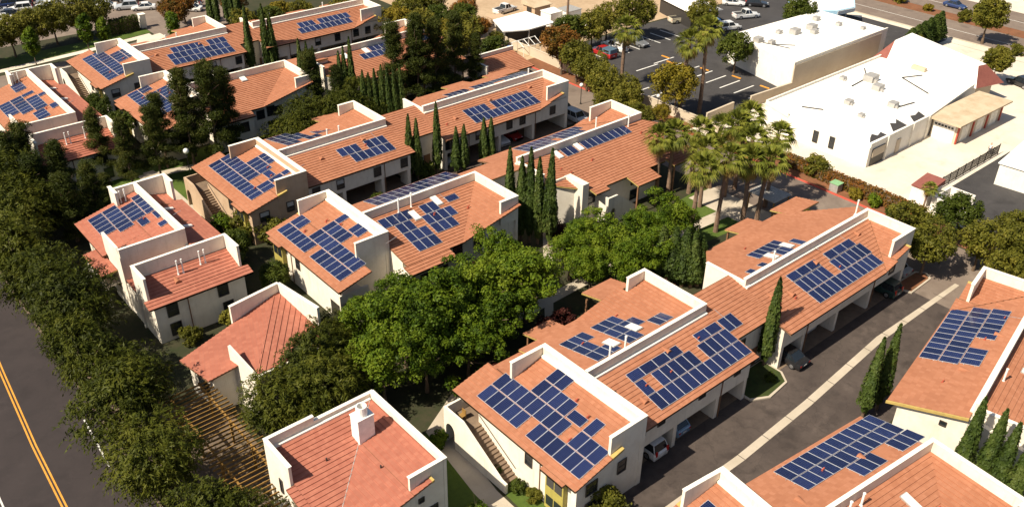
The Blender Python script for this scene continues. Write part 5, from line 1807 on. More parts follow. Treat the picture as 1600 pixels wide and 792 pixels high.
# bright green courtyard trees, left to right and front to back
cy_ = [(32.6, 54.6, 1.0), (36.4, 53.4, 1.0), (40.6, 52.6, 0.9), (44.8, 53.6, 0.9), (37.0, 57.6, 1.1), (41.4, 57.2, 1.1), (45.8, 56.6, 1.15), (50.4, 55.8, 1.05), (35.2, 61.6, 0.85), (40.0, 61.4, 0.82), (46.2, 60.4, .86), (51.0, 60.4, .98)]
names = ['in the front line, first from the stair end', 'in the front line, second from the stair end', 'in the front line, third from the stair end', 'in the front line next to the porch roofs',
         'in the middle line, nearest the street trees', 'in the middle line, second from the street trees', 'with the broadest crown in the middle of the clump', 'in the middle line, nearest the dark red shrubs',
         'touching the balcony of the left gable', 'below the notched roof with panels', 'hiding the skylit roof eave', 'at the right end under the valley roof']
for i, (x, y, s) in enumerate(cy_):
    plant('broad%d' % (i % 4), x, y, 'bright green courtyard tree ' + names[i], 'bright green courtyard trees', s * (1.0, .92, 1.1, .97, 1.06)[i % 5], None, 0, s * (1.0, 1.06, .94, 1.1)[i % 4])
rt_ = [(58.4, 54.6, .78), (59.2, 58.6, .75), (63.0, 60.6, .74), (63.0, 56.6, .9), (61.8, 52.4, .8), (66.4, 53.2, .82), (68.4, 57.2, .82), (72.2, 55.8, .88)]
names = ['nearest the large clump, front', 'nearest the large clump, back', 'against the privacy wall of the porch', 'in the middle of the right hand clump', 'low at the corner roof', 'behind the clipped cypress row', 'before the white stair arch', 'beside the lawn and first palms']
for i, (x, y, s) in enumerate(rt_):
    plant('broad%d' % ((i + 1) % 4), x, y, 'round green tree ' + names[i], 'bright green courtyard trees', s)
# feathery olive trees
st_ = [(14.3, 48.0, .84), (12.8, 55.6, .94), (13.8, 64.0, 1.02), (13.4, 72.0, .98), (14.8, 79.6, 1.06), (13.6, 87.2, 1.0), (13.4, 94.8, 1.06), (16.0, 101.0, 1.05), (12.4, 102.6, 1.1), (16.0, 107.0, 1.15)]
for i, (x, y, s) in enumerate(st_):
    plant('street%d' % (i % 3), x, y, 'feathery olive street tree along the pavement, %s from the bottom edge' % ORD[i], 'street trees along the pavement', s)
iw_ = [(23.2, 55.4, .85), (27.2, 55.4, .95), (28.6, 59.2, .9), (32.0, 62.4, .62), (24.2, 53.2, .7)]
names = ['between pergola and red hipped house', 'above the clubhouse parapet', 'right of the red hipped house', 'under the white gable wall of the centre row', 'at the broken corner of the clubhouse parapet']
for i, (x, y, s) in enumerate(iw_):
    plant('street%d' % ((i + 1) % 3), x, y, 'feathery olive tree ' + names[i], 'feathery trees near the clubhouse', s)
# pines and conifers
pn_ = [(21.0, 100.4, .9), (24.2, 101.6, .8), (19.6, 105.8, 1.0), (22.6, 107.6, .85), (18.4, 111.6, 1.05), (20.6, 113.4, 0.95), (26.4, 104.4, .6), (15.6, 116.6, 1.0), (13.0, 110.6, 1.05)]
for i, (x, y, s) in enumerate(sorted(pn_, key=lambda q_: q_[1])):
    plant('pine%d' % (i % 2), x, y, 'dark conifer at the left edge, %s back from the end unit' % ORD[i], 'dark conifers at the left edge', s * .85, None, 0, s * (.72, .82, .66)[i % 3])
pm_ = [(31.0, 109.4, .62, 'slim pine before the red wing at the upper left'), (34.4, 108.6, .70, 'pine left of the globe lamp by the path'), (39.6, 110.4, .88, 'tall open pine right of the globe lamp'), (42.6, 109.2, .95, 'large pine in front of the pale gable wall'), (45.4, 111.0, .8, 'pine touching the flat skylit roof'),
       (36.6, 112.0, .7, 'short pine behind the globe lamp'), (29.0, 113.4, .65, 'small pine at the red wing corner'), (59.6, 113.4, .72, 'dark pine left of the thin cypress group'), (61.6, 109.6, .6, 'short bushy pine below the cypress group'),
       (71.4, 109.6, .9, 'big pine covering the panels of the rear roof, left'), (74.6, 108.0, .94, 'big pine covering the rear roof, middle'), (78.0, 108.2, .88, 'big pine covering the rear roof, right'), (76.4, 111.2, .8, 'pine rising close to the rear roof edge'), (82.4, 109.0, .86, 'pine with bare trunk left of the tiled lane house'), (85.2, 107.4, .62, 'lighter bushy pine at the tiled lane house')]
for i, (x, y, s, lab) in enumerate(pm_):
    plant('pine%d' % (i % 2), x, y, lab, 'pines between the rear rows', s * .95, None, 0, s * 1.12)
ob_ = [(51.6, 105.0, .75), (54.8, 107.0, .8), (58.4, 105.6, .85), (62.2, 106.0, .8), (66.0, 110.6, .7)]
for i, (x, y, s) in enumerate(ob_):
    plant('street%d' % (i % 3), x, y, 'bushy olive tree between the rear rows, %s from the left' % ORD[i], 'bushy trees between the rear rows', s)
dk_ = [(33.6, 76.4, .6), (30.8, 80.6, .65), (33.2, 84.6, .6), (41.0, 113.0, .7), (31.6, 117.4, .7), (34.2, 121.8, .8), (33.4, 127.4, .75), (34.6, 132.0, .7)]
names = ['beside the paired pipes wing', 'in the gap behind the red wing roof', 'below the tan gable wall', 'at the pale gable house door', 'behind the upper left red wing', 'in the gap between the upper left roofs', 'beside the upper left stair', 'at the foot of the farthest gable']
for i, (x, y, s) in enumerate(dk_):
    plant('dark', x, y, 'dark bushy tree ' + names[i], 'dark bushes between buildings', s)

# cypresses
def cyps(lst, text, group, sx=1.0):
    for i, (x, y, s) in enumerate(lst):
        plant('cyp%d' % (i % 2), x, y, text % ORD[i] if '%s' in text else text, group, sx, None, 0, s)
cyps([(63.4, 36.0, 1.04)], 'tall cypress on the kerbed bed between the two carport blocks', None, 1.15)
cyps([(64.2, 25.9, .92), (66.2, 25.7, .98)], 'cypress by the concrete gutter, %s of the pair', 'cypress pair by the gutter', 1.0)
cyps([(62.2, 16.5, 1.0), (62.4, 14.9, .98), (62.2, 13.7, .94), (62.0, 12.4, .9)], 'cypress before the white end wall, %s from the left', 'cypresses at the white end wall', 1.1)
cyps([(60.0, 69.6, 1.2), (60.6, 68.2, 1.12), (61.1, 67.3, 1.25), (61.6, 66.4, 1.15), (62.3, 65.2, 1.28)], 'very tall cypress in the gap of the centre row, %s from the left', 'cypresses in the gap of the centre row', 1.15)
cyps([(59.6, 88.9, .95), (60.5, 88.5, .88), (63.3, 88.0, 1.05), (65.2, 86.4, .7), (66.2, 86.0, .72), (69.2, 85.6, .75), (70.1, 85.2, .74)], 'slim cypress in front of the long carports, %s from the left', 'cypresses along the inner carports', .95)
cyps([(66.6, 52.2, .72), (67.2, 51.0, .74), (67.8, 50.0, .76), (68.4, 49.3, .72), (69.2, 49.0, .64)], 'dense clipped cypress of the garden row, %s from the left', 'clipped cypress row in the garden', 1.55)
cyps([(60.4, 117.6, 1.15), (61.5, 117.4, 1.08), (62.4, 117.2, 1.0)], 'cypress beside the dark pine at the rear gable, %s from the left', 'cypresses at the rear gable', 1.0)
cyps([(64.2, 113.0, 1.0), (64.9, 112.8, 1.06), (65.8, 112.4, 1.2)], 'cypress at the left end of the half hidden rear roof, %s from the left', 'cypresses at the rear roof end', .95)
cyps([(63.4, 105.4, .95), (64.2, 105.2, .9), (65.0, 104.9, .95), (65.9, 104.5, 1.0), (66.6, 104.1, .96), (67.4, 103.7, .94), (68.3, 103.4, .97)], 'slim cypress in the long row among the pines, %s from the left', 'cypress row among the pines', .95)
cyps([(60.8, 135.3, 1.22), (63.4, 134.6, 1.2), (64.3, 134.2, 1.1)], 'cypress rising over the farthest roof, %s from the left', 'cypresses over the farthest roof', 1.1)
cyps([(66.6, 162.8, .9), (67.4, 162.2, .9), (69.2, 161.4, .95), (70.0, 161.0, .95), (70.8, 160.4, .95)], 'cypress beyond the farthest row at the top edge, %s from the left', 'cypresses at the top edge', 1.1)

# palms
pl_ = [(104.6, 94.0, 0, 1.2, 'single fan palm at the near edge of the dark parking lot'), (104.4, 81.2, 1, 1.14, 'left palm of the tall pair by the parking lot wall'), (106.2, 79.8, 2, 1.16, 'right palm of the tall pair by the parking lot wall'),
       (81.1, 66.0, 0, 1.0, 'palm against the tiled eave, left of two close trunks'), (82.9, 65.3, 0, 1.03, 'palm against the tiled eave, right of two close trunks'), (77.6, 56.6, 0, 1.08, 'palm standing nearest the camera by the garden path'), (80.0, 54.7, 1, 1.02, 'tall dark trunked palm right of the garden path'),
       (83.4, 54.3, 0, 1.08, 'palm between garden path and paved court'), (85.4, 52.9, 0, 1.06, 'palm at the paved court, left of the metal canopy'), (89.4, 54.8, 1, 1.02, 'rightmost palm touching the metal canopy'), (85.4, 63.4, 0, 1.06, 'palm on the lawn behind the path'),
       (87.8, 59.7, 1, 1.05, 'tall palm at the back of the garden group'), (90.8, 60.2, 1, 1.06, 'tallest looking palm at the rear right of the garden group'), (86.6, 56.4, 1, 1.0, 'palm with a full crown in the middle of the garden group'), (88.4, 62.4, 0, 1.05, 'low palm at the rear left of the garden group'), (83.0, 60.4, 0, .98, 'palm between the two eave palms and the path palm'),
       (118.8, 121.6, 2, .95, 'far palm among the white containers at the top edge'), (104.4, 41.9, 3, .5, 'short stubby palm between shed and walled enclosure')]
for x, y, k, s, lab in pl_:
    plant('palm%d' % k, x, y, lab, 'fan palms', s)

# trees of the east side and the lots
ot_ = [(101.0, 104.4, 'orange', 1.2, 'rusty orange and green tree on the lot boundary wall'), (100.6, 100.4, 'olive', 1.05, 'olive bush right of the rusty tree on the wall'), (99.0, 96.4, 'olive', .95, 'low olive tree at the lot wall, beside the silver wagon'), (96.4, 90.6, 'olive', .95, 'olive tree above the parked silver wagon'),
       (95.8, 84.6, 'olive', .88, 'olive tree behind the white roof corner'), (93.4, 80.4, 'olive', .7, 'olive tree nearest the white roof corner, in front'), (98.8, 87.6, 'olive', .75, 'olive tree close to the lot wall, behind the wagon'), (98.6, 92.4, 'yellow', .7, 'yellowish tree close to the lot wall'), (94.0, 87.4, 'olive', .6, 'small olive tree at the lane bend'), (98.4, 80.0, 'yellow', .5, 'small yellow tree under the round yellow one'), (102.6, 81.2, 'yellow', 1.25, 'round yellow green tree left of the tall palm pair'),
       (124.0, 86.6, 'dark', 1.1, 'green tree on the paved island by the white warehouse'), (113.6, 110.0, 'olive', 1.05, 'olive tree at the top of the dark lot, left'), (118.4, 111.2, 'olive', 1.1, 'olive tree at the top of the dark lot, middle'), (124.6, 109.0, 'olive', 1.2, 'broad olive tree at the top of the dark lot, right'),
       (109.2, 110.8, 'dark', 1.05, 'dark tree beyond the red pickup'), (134.2, 102.6, 'olive', 1.05, 'broad tree beside the white wagon in the lot'), (149.2, 92.0, 'dark', 1.1, 'round dark tree behind the white warehouse roof'),
       (172.6, 67.4, 'round', 1.25, 'clipped round tree beside the highway'), (153.6, 56.6, 'round', .95, 'clipped round tree right of the dark red mansard'), (154.4, 71.4, 'olive', .6, 'low olive tree behind the mansard hip'),
       (93.6, 38.4, 'olive', .9, 'olive tree right of the carport end wall, back'), (90.0, 34.5, 'olive', .95, 'olive tree on the kerbed island by the driveway'), (99.6, 36.4, 'dark', .95, 'bright leafy tree at the walled enclosure'), (95.6, 31.2, 'olive', .95, 'olive tree at the mouth of the driveway'),
       (97.4, 27.2, 'olive', 1.0, 'olive tree behind the right end parapet'), (101.4, 30.0, 'olive', .9, 'olive tree at the right edge by the dark lot'), (92.4, 26.4, 'olive', .8, 'olive tree touching the white end parapet'),
       (93.6, 112.6, 'dark', .9, 'deep green tree left of the green gate'), (95.8, 123.6, 'olive', 1.0, 'tree at the end of the lane, behind the gate'), (90.0, 119.0, 'olive', 1.0, 'tree behind the rear roof corner, right'), (86.8, 124.0, 'yellow', 1.0, 'yellow green tree behind the rear roof corner'), (90.2, 128.4, 'olive', 1.1, 'broad tree at the end of the back lane'), (88.4, 133.6, 'yellow', 1.05, 'yellow green tree at the top edge beyond the far row'), (93.0, 137.4, 'olive', 1.1, 'olive tree at the top edge beyond the back lane'), (98.4, 138.6, 'olive', 1.1, 'olive tree at the top edge left of the work truck'), (92.4, 124.4, 'yellow', .95, 'yellowish tree by the gate enclosure'), (99.6, 129.6, 'dark', .95, 'dark tree left of the open shed'), (101.8, 132.0, 'orange', .9, 'thin rusty tree beside the work yard'), (95.6, 131.0, 'dark', 1.0, 'dark tree at the top edge above the back lane'),
       (100.4, 120.4, 'olive', .5, 'small tree in front of the white open shed'), (100.2, 125.0, 'orange', .7, 'brownish bare looking tree left of the white shed'),
       (72.6, 150.0, 'dark', .9, 'round dark tree beyond the farthest roof'), (79.6, 151.4, 'olive', .8, 'olive tree beyond the farthest roof, right'), (68.6, 152.4, 'olive', .8, 'olive tree beyond the farthest roof, left'), (76.0, 154.0, 'yellow', .8, 'yellowish tree beyond the farthest roof, middle'), (84.6, 146.6, 'olive', .9, 'olive tree at the right end of the farthest roof'), (60.4, 164.4, 'orange', .9, 'rust coloured tree at the curved drive'), (63.6, 168.0, 'orange', 1.0, 'rust coloured tree behind the top cypresses, left'), (72.2, 164.8, 'orange', 1.0, 'rust coloured tree behind the top cypresses, right')]
for x, y, k, s, lab in ot_:
    plant(k, x, y, lab, None, s)
nt_ = [(33.6, 168.4, 1.1), (37.4, 169.8, 1.1), (41.2, 170.6, 1.15), (45.0, 171.0, 1.1), (48.6, 171.8, 1.0), (30.0, 166.6, 1.1), (26.0, 167.4, 1.1)]
for i, (x, y, s) in enumerate(sorted(nt_)):
    plant('olive', x, y, 'olive tree behind the side street verge, %s from the left' % ORD[i], 'trees along the verge', s)
for x, y, s, lab in ((34.8, 160.6, 1.05, 'young yellow green street tree at the upper left corner'), (43.8, 161.6, 1.1, 'young green street tree in a pavement square'), (46.4, 160.8, .95, 'young tree right behind the farthest gable'), (57.0, 156.6, .95, 'pointed young tree in front of the curved drive')):
    plant('column', x, y, lab, 'young street trees', s)
hc_ = [(157.4, 73.6), (159.2, 73.5), (161.0, 73.4), (162.8, 73.3), (164.6, 73.2), (166.2, 73.1)]
for i, (x, y) in enumerate(hc_):
    plant('cyp%d' % (i % 2), x, y, 'conifer of the tight hedge row by the highway, %s from the warehouse' % ORD[i], 'conifer row by the highway', 2.1, None, 0, .46 + .03 * i)

# shrubs
sh_ = [(49.8, 51.6, 'shrub_red', 1.2, 'dark red shrub between two porch roofs'), (41.4, 49.6, 'shrub_red', 1.1, 'dark red shrub by the left porch roof'), (52.6, 52.6, 'shrub_red', .9, 'small dark red shrub in the courtyard shade'), (63.8, 49.4, 'shrub_red', 1.0, 'dark red shrub at the clipped cypress row'), (51.6, 65.0, 'shrub_red', .9, 'purple shrub under the valley roof eave'), (64.4, 66.6, 'shrub_red', .8, 'red shrub at the foot of the privacy wall'),
       (102.2, 56.0, 'shrub_olive', 1.05, 'round bush at the end of the long hedge'), (100.6, 46.6, 'shrub_green', .9, 'clipped green bush by the red kerb'), (100.4, 49.0, 'shrub_yellow', .8, 'yellow green bush in the mulch strip'), (99.9, 43.6, 'shrub', .8, 'clipped dark bush near the parapet end'),
       (33.2, 47.2, 'shrub_green', .8, 'green bush at the stair arch'), (34.7, 41.4, 'shrub', .55, 'dark bush below the stair wall'), (34.9, 39.0, 'shrub', .6, 'small bush at the foot of the stair'), (35.2, 37.4, 'shrub_olive', .45, 'olive bush beside the stair foot'),
       (30.4, 38.6, 'shrub_green', 1.0, 'green bush right of the clubhouse wall'), (38.6, 32.8, 'shrub_olive', 1.0, 'bare grey green bush in front of the gable windows'), (36.0, 31.2, 'shrub', .8, 'bush at the bottom edge by the gable'),
       (62.0, 34.2, 'shrub', .5, 'low bush on the kerbed island by the cypress'), (23.0, 74.0, 'shrub_olive', .7, 'scrubby bush at the foot of the red wing'), (27.4, 73.4, 'shrub_olive', .9, 'scrubby bush between red wing and hipped house'), (31.2, 73.6, 'shrub', .8, 'dark bush near the air conditioner boxes'),
       (35.0, 92.4, 'shrub_green', 1.2, 'bright green bush at the tan gable corner'), (36.6, 88.4, 'shrub_olive', 1.3, 'dull bush under the tan gable windows'), (33.4, 88.0, 'shrub', 1.1, 'dark bush beside the long red roof'), (38.6, 85.8, 'shrub_olive', 1.2, 'dull bush at the corner of the inner lane'),
       (46.2, 156.8, 'shrub_green', .8, 'clipped bush at the pavement corner'), (58.4, 152.6, 'shrub_olive', .7, 'pale bush by the curved drive'), (59.8, 154.0, 'shrub_yellow', .6, 'dry yellow bush by the curved drive'), (182.6, 76.0, 'shrub_olive', .9, 'median bush near the blue car, front'), (183.4, 84.0, 'shrub_yellow', .9, 'median bush behind the first'), (184.0, 90.6, 'shrub_olive', 1.0, 'median bush at the top edge'),
       (52.6, 86.0, 'shrub', .9, 'round dark bush at the inner lane arch'), (61.6, 88.6, 'shrub', 1.2, 'rounded bush in the recess between carports'), (171.0, 60.5, 'shrub_orange' if 'shrub_orange' in KIND else 'shrub_olive', .8, 'bush under the clipped highway tree'), (90.4, 50.6, 'shrub_olive', .7, 'bush by the metal canopy post')]
for x, y, k, s, lab in sh_:
    plant(k, x, y, lab, None, s)

# hedges
def hedge(x0, y0, x1, y1, h, mat, label, leaf=.13, dens=70):
    n = int((abs(x1 - x0) * abs(y1 - y0) + h * 2 * (abs(x1 - x0) + abs(y1 - y0))) * dens)
    P = np.stack([nrs.uniform(x0, x1, n), nrs.uniform(y0, y1, n), nrs.uniform(0.1, h, n)], 1)
    side = nrs.randint(0, 5, n)
    w = np.array([(x1 - x0) * (y1 - y0), h * (y1 - y0), h * (y1 - y0), h * (x1 - x0), h * (x1 - x0)])
    side = nrs.choice(5, n, p=w / w.sum())
    nv = np.array([[0, 0, 1], [-1, 0, .3], [1, 0, .3], [0, -1, .3], [0, 1, .3]], float)[side]
    j = nrs.normal(size=n) * .09 + 0.06 * np.sin(P[:, 1] * 2.3) + .05 * np.sin(P[:, 0] * 3.1)
    P[side == 0, 2] = h + j[side == 0]
    P[side == 1, 0] = x0 + j[side == 1]
    P[side == 2, 0] = x1 + j[side == 2]
    P[side == 3, 1] = y0 + j[side == 3]
    P[side == 4, 1] = y1 + j[side == 4]
    t = thing('hedge', label, 'hedge', ((x0 + x1) / 2, (y0 + y1) / 2, 0))
    V = leaves(P, unit(nv + nrs.normal(size=(n, 3)) * .5), rdir(n), nrs.uniform(.7, 1.3, n) * leaf, .6) - np.array(t.location)
    o = bpy.data.objects.new('foliage', quads_mesh('foliage', V, M[mat]))
    COL.objects.link(o)
    o.parent = t
    c = MB()
    c.box(x0 + .12, y0 + .12, 0, x1 - .12, y1 - .12, h - .12)
    c.build('branches', M['bark'], t)
hedge(101.2, 40.8, 102.6, 61.0, 1.5, 'lf_orange', 'long brown green hedge along the concrete yard', .14, 60)
hedge(50.4, 169.2, 55.4, 170.6, 2.6, 'lf_dark', 'dark clipped hedge by the white gate pillar')

# ------------------------------------------------------------------ walls, fences, poles
def wall_thing(pts, h, w, mat, label, name='boundary_wall', cat='wall'):
    mb = MB()
    for i, (p, q) in enumerate(zip(pts, pts[1:])):
        d = Vector((q[0] - p[0], q[1] - p[1])).normalized() * (w / 2)
        mb.prism([(p[0] + d.y, p[1] - d.x), (q[0] + d.y, q[1] - d.x), (q[0] - d.y, q[1] + d.x), (p[0] - d.y, p[1] + d.x)], 0, h + .003 * i)
    t = thing(name, label, cat, (pts[0][0], pts[0][1], 0))
    mb.build('wall', M[mat], t)
    c = MB()
    for i, (p, q) in enumerate(zip(pts, pts[1:])):
        d = Vector((q[0] - p[0], q[1] - p[1])).normalized() * (w / 2 + .05)
        c.prism([(p[0] + d.y, p[1] - d.x), (q[0] + d.y, q[1] - d.x), (q[0] - d.y, q[1] + d.x), (p[0] - d.y, p[1] + d.x)], h + .003, h + .09 + .003 * i)
    c.build('coping', M['cap' if mat != 'beige_wall' else 'beige_wall'], t)
    return t
wall_thing([(102.2, 71.4), (102.4, 96.0), (102.9, 112.0), (103.0, 122.0)], 1.5, .25, 'beige_wall', 'long tan block wall between the lane and the dark parking lot')
wall_thing([(103.6, 75.9), (110.2, 76.1)], 1.8, .22, 'beige_wall', 'short beige wall at the gap beside the tall palms')
wall_thing([(114.2, 75.9), (123.9, 75.3)], 1.8, .22, 'beige_wall', 'beige wall between the lot gap and the white warehouse')
f = thing('metal_fence', 'dark picket fence between the concrete yard and the dark lot', 'fence', (119, 43.5, 0))
for k in range(10):
    q = MB()
    x = 109.8 + 2.0 * k
    q.box(x - .04, 43.46, 0, x + .04, 43.54, 1.7)
    q.build('post', M['dark_metal'], f)
for k in range(9):
    q = MB()
    x = 109.84 + 2.0 * k
    for j in range(12):
        q.box(x + .12 + .16 * j, 43.48, .1, x + .15 + .16 * j, 43.52, 1.6)
    q.box(x, 43.47, .2, x + 1.92, 43.53, .26)
    q.box(x, 43.475, 1.45, x + 1.92, 43.525, 1.51)
    q.build('picket_panel', M['dark_metal'], f)
b = thing('gate_pillar', 'white square gate pillar at the curved drive', 'pillar', (56.6, 170.6, 0))
q = MB()
q.box(56.1, 170.1, 0, 57.1, 171.1, 2.4)
q.build('shaft', M['white_wall'], b)
q = MB()
q.box(56.0, 170.0, 2.4, 57.2, 171.2, 2.55)
q.build('cap', M['cap'], b)
def lamp(x, y, h, label, globe=.32):
    b = thing('street_lamp', label, 'lamp', (x, y, 0), 'globe lamps')
    q = MB()
    q.cyl(x, y, 0, h, .07, .05, 8)
    q.cyl(x, y, 0, .25, .14, .12, 8)
    q.build('pole', M['dark_metal'], b)
    g = MB()
    n, m = 10, 6
    vs, fs = [], []
    for i in range(m + 1):
        th = math.pi * i / m
        for j in range(n):
            a = 2 * math.pi * j / n
            vs.append((x + globe * math.sin(th) * math.cos(a), y + globe * math.sin(th) * math.sin(a), h + globe + globe * math.cos(th)))
    for i in range(m):
        for j in range(n):
            fs.append([i * n + j, i * n + (j + 1) % n, (i + 1) * n + (j + 1) % n, (i + 1) * n + j])
    g.add(vs, fs)
    g.build('globe', M['white'], b, smooth=True)
lamp(37.6, 107.0, 3.6, 'white globe lamp among the pines by the garden path', .38)
lamp(101.0, 83.2, 2.6, 'white globe lamp by the yellow green tree')
lamp(94.6, 93.2, 2.8, 'white globe lamp over the olive trees near the wagon')
b = thing('utility_cabinet', 'grey green utility cabinet by the red kerb', 'cabinet', (100.4, 51.9, 0))
q = MB()
q.box(99.8, 51.3, 0, 101.0, 52.5, 1.1)
q.build('body', M['grey_metal'], b)
q = MB()
q.box(99.74, 51.24, 1.1, 101.06, 52.56, 1.18)
q.build('lid', M['green_paint'], b)
b = thing('metal_canopy', 'corrugated grey metal canopy roof beside the palms', 'canopy', (89.5, 53.5, 0))
q = MB()
for k in range(9):
    q.prism(rect(87.4 + .38 * k, 52.4, 87.78 + .38 * k, 56.4), 2.35, lambda x, y: 2.40 + .02)
    q.prism(rect(87.4 + .38 * k + .12, 52.42, 87.4 + .38 * k + .24, 56.38), 2.421, 2.46)
q.build('roof_sheet', M['grey_metal'], b)
for x, y in ((87.6, 52.6), (90.6, 52.6), (87.6, 56.2), (90.6, 56.2)):
    q = MB()
    q.box(x - .06, y - .06, 0, x + .06, y + .06, 2.35)
    q.build('post', M['wood'], b)
for i, (x, y) in enumerate(((33.6, 74.4), (33.4, 76.6))):
    b = thing('air_conditioner', 'grey air conditioner box beside the white gable wall, %s one' % ('front' if i == 0 else 'back'), 'air conditioner', (x, y, 0))
    q = MB()
    q.box(x - .42, y - .42, 0, x + .42, y + .42, .85)
    for k in range(5):
        q.box(x - .44, y - .36, .12 + .14 * k, x - .42, y + .36, .18 + .14 * k)
    q.build('body', M['grey_metal'], b)
    q = MB()
    q.cyl(x, y, .85, .9, .34, .34, 16)
    q.build('fan_grille', M['dark_metal'], b)
b = thing('chair', 'small orange chair on the stair landing', 'chair', (34.9, 46.2, 2.62))
q = MB()
q.box(34.65, 45.95, 2.98, 35.15, 46.45, 3.05)
q.build('seat', M['wood'], b)
q = MB()
q.box(35.08, 45.95, 3.05, 35.15, 46.45, 3.55)
q.build('backrest', M['wood'], b)
for x in (34.68, 35.12):
    for y in (45.98, 46.42):
        q = MB()
        q.box(x - .025, y - .025, 2.62, x + .025, y + .025, 2.98)
        q.build('leg', M['wood'], b)

# ------------------------------------------------------------------ vehicles
PAINT = {}
def paint(c):
    if c not in PAINT:
        PAINT[c] = plain('car_paint', c, .28, 0.0, .5, .6)
    return PAINT[c]
SPEC = {  # length, width, belt z, roof z, hood end, screen base->roof, roof end, tail base, wheel r
    'sedan': (4.6, 1.78, .86, 1.43, 1.35, .95, .25, -.95, -1.65, .32),
    'suv': (4.6, 1.84, .98, 1.68, 1.25, .85, .35, -1.85, -2.15, .36),
    'hatch': (4.1, 1.74, .92, 1.52, 1.25, .85, .25, -1.35, -1.85, .31),
    'pickup': (5.4, 1.9, 1.0, 1.75, 1.5, .95, .45, -.55, -.75, .38)}
def vehicle(kind, x, y, rz, col, label, cat='car', group=None, shell=None):
    Ln, Wd, zb, zr, hx, sx, rx0, rx1, tx, wr = SPEC[kind]
    h, w = Ln / 2, Wd / 2
    ca, sa = math.cos(rz), math.sin(rz)
    T = lambda a, b_: (x + a * ca - b_ * sa, y + a * sa + b_ * ca)
    t = thing({'pickup': 'pickup_truck'}.get(kind, 'parked_car'), label, cat, (x, y, 0), group)
    pm = paint(col)
    mb = MB(T)
    bot = .24
    hood = zb - .06
    st = [(-h, .55, zb - .10, .88), (-h + .08, bot, zb - .02, .95), (tx, bot, zb, 1.0), (0, bot, zb, 1.0), (sx, bot, zb - .01, 1.0), (hx, bot, hood, .98), (h - .35, bot, hood - .12, .92), (h - .04, .3, hood - .26, .84), (h, .42, hood - .34, .80)]
    if kind == 'pickup':
        st[0] = (-h, .5, zb - .02, .96)
    ring = []
    for sxx, z0, z1, k in st:
        ring.append([(sxx, -w * k * .92, z0), (sxx, -w * k, z0 + .18), (sxx, -w * k, z1 - .16), (sxx, -w * k * .93, z1), (sxx, w * k * .93, z1), (sxx, w * k, z1 - .16), (sxx, w * k, z0 + .18), (sxx, w * k * .92, z0)])
    vs = [p for r in ring for p in r]
    fs = [[8 * i + j, 8 * i + (j + 1) % 8, 8 * (i + 1) + (j + 1) % 8, 8 * (i + 1) + j] for i in range(len(ring) - 1) for j in range(8)]
    fs += [list(range(8))[::-1], [8 * (len(ring) - 1) + j for j in range(8)]]
    mb.add(vs, fs)
    if kind == 'pickup' and shell is None:
        for yy in (-w * .96, w * .96 - .1):
            mb.box(-h + .02, yy, zb - .02, rx1 - .15, yy + .1, zb + .12)
        mb.box(-h, -w * .96, zb - .02, -h + .09, w * .96, zb + .12)
    mb.build('body', pm, t)
    if kind == 'pickup' and shell is None:
        q = MB(T)
        q.box(-h + .12, -w * .84, zb, tx - .05, w * .84, zb + .01)
        q.build('bed', M['dark_metal'], t)
    g = MB(T)
    a, c = w * .90, w * .74
    g.add([(sx, -a, zb - .02), (sx, a, zb - .02), (tx, a, zb - .02), (tx, -a, zb - .02), (rx0, -c, zr - .05), (rx0, c, zr - .05), (rx1, c, zr - .05), (rx1, -c, zr - .05)],
          [[0, 1, 5, 4], [1, 2, 6, 5], [2, 3, 7, 6], [3, 0, 4, 7], [4, 5, 6, 7]])
    g.build('windows', M['carglass'], t)
    r = MB(T)
    r.prism([(rx0 + .02, -c - .02), (rx0 + .02, c + .02), (rx1 - .04, c + .02), (rx1 - .04, -c - .02)], zr - .06, zr)
    for s in (-1, 1):
        for xa, xb in ((sx, rx0), (tx, rx1), ((sx + tx) * .5 + .1, (rx0 + rx1) * .5 + .1)):
            r.tube((xa, s * (a + .005), zb - .02), (xb, s * (c + .005), zr - .04), .045, None, 4)
    r.build('roof', pm, t)
    if shell:
        q = MB(T)
        q.prism([(rx1 - .1, -w * .9), (rx1 - .1, w * .9), (-h + .1, w * .9), (-h + .1, -w * .9)], zb - .01, zr - .02)
        so_ = q.build('camper_shell', paint(shell), t)
        q = MB(T)
        for s in (-1, 1):
            q.box(-h + .5, s * w * .9 - .02 if s > 0 else -w * .9 - .015, zb + .25, rx1 - .4, s * w * .9 + .015 if s > 0 else -w * .9 + .02, zr - .2)
        q.build('pane', M['carglass'], so_)
    for px in (h * .62, -h * .60):
        for s in (-1, 1):
            q = MB(T)
            q.tube((px, s * (w - .18), wr), (px, s * (w + .01), wr), wr, None, 14)
            wo_ = q.build('wheel', M['rubber'], t)
            q = MB(T)
            q.tube((px, s * (w + .01), wr), (px, s * (w + .025), wr), wr * .62, wr * .5, 12)
            q.build('rim', M['rim'], wo_)
    for s in (-1, 1):
        q = MB(T)
        q.prism([(h - .16, s * w * .58), (h - .005, s * w * .52), (h - .12, s * w * .80), (h - .22, s * w * .82)], hood - .30, hood - .18)
        q.build('headlight', M['head'], t)
        q = MB(T)
        q.box(-h - .01, min(s * w * .62, s * w * .86), zb - .28, -h + .1, max(s * w * .62, s * w * .86), zb - .1 + (.35 if kind == 'suv' else 0))
        q.build('tail_light', M['tail'], t)
    q = MB(T)
    q.box(-h - .02, -.22, .55, -h + .02, .22, .68)
    q.build('licence_plate', M['plate'], t)
    return t

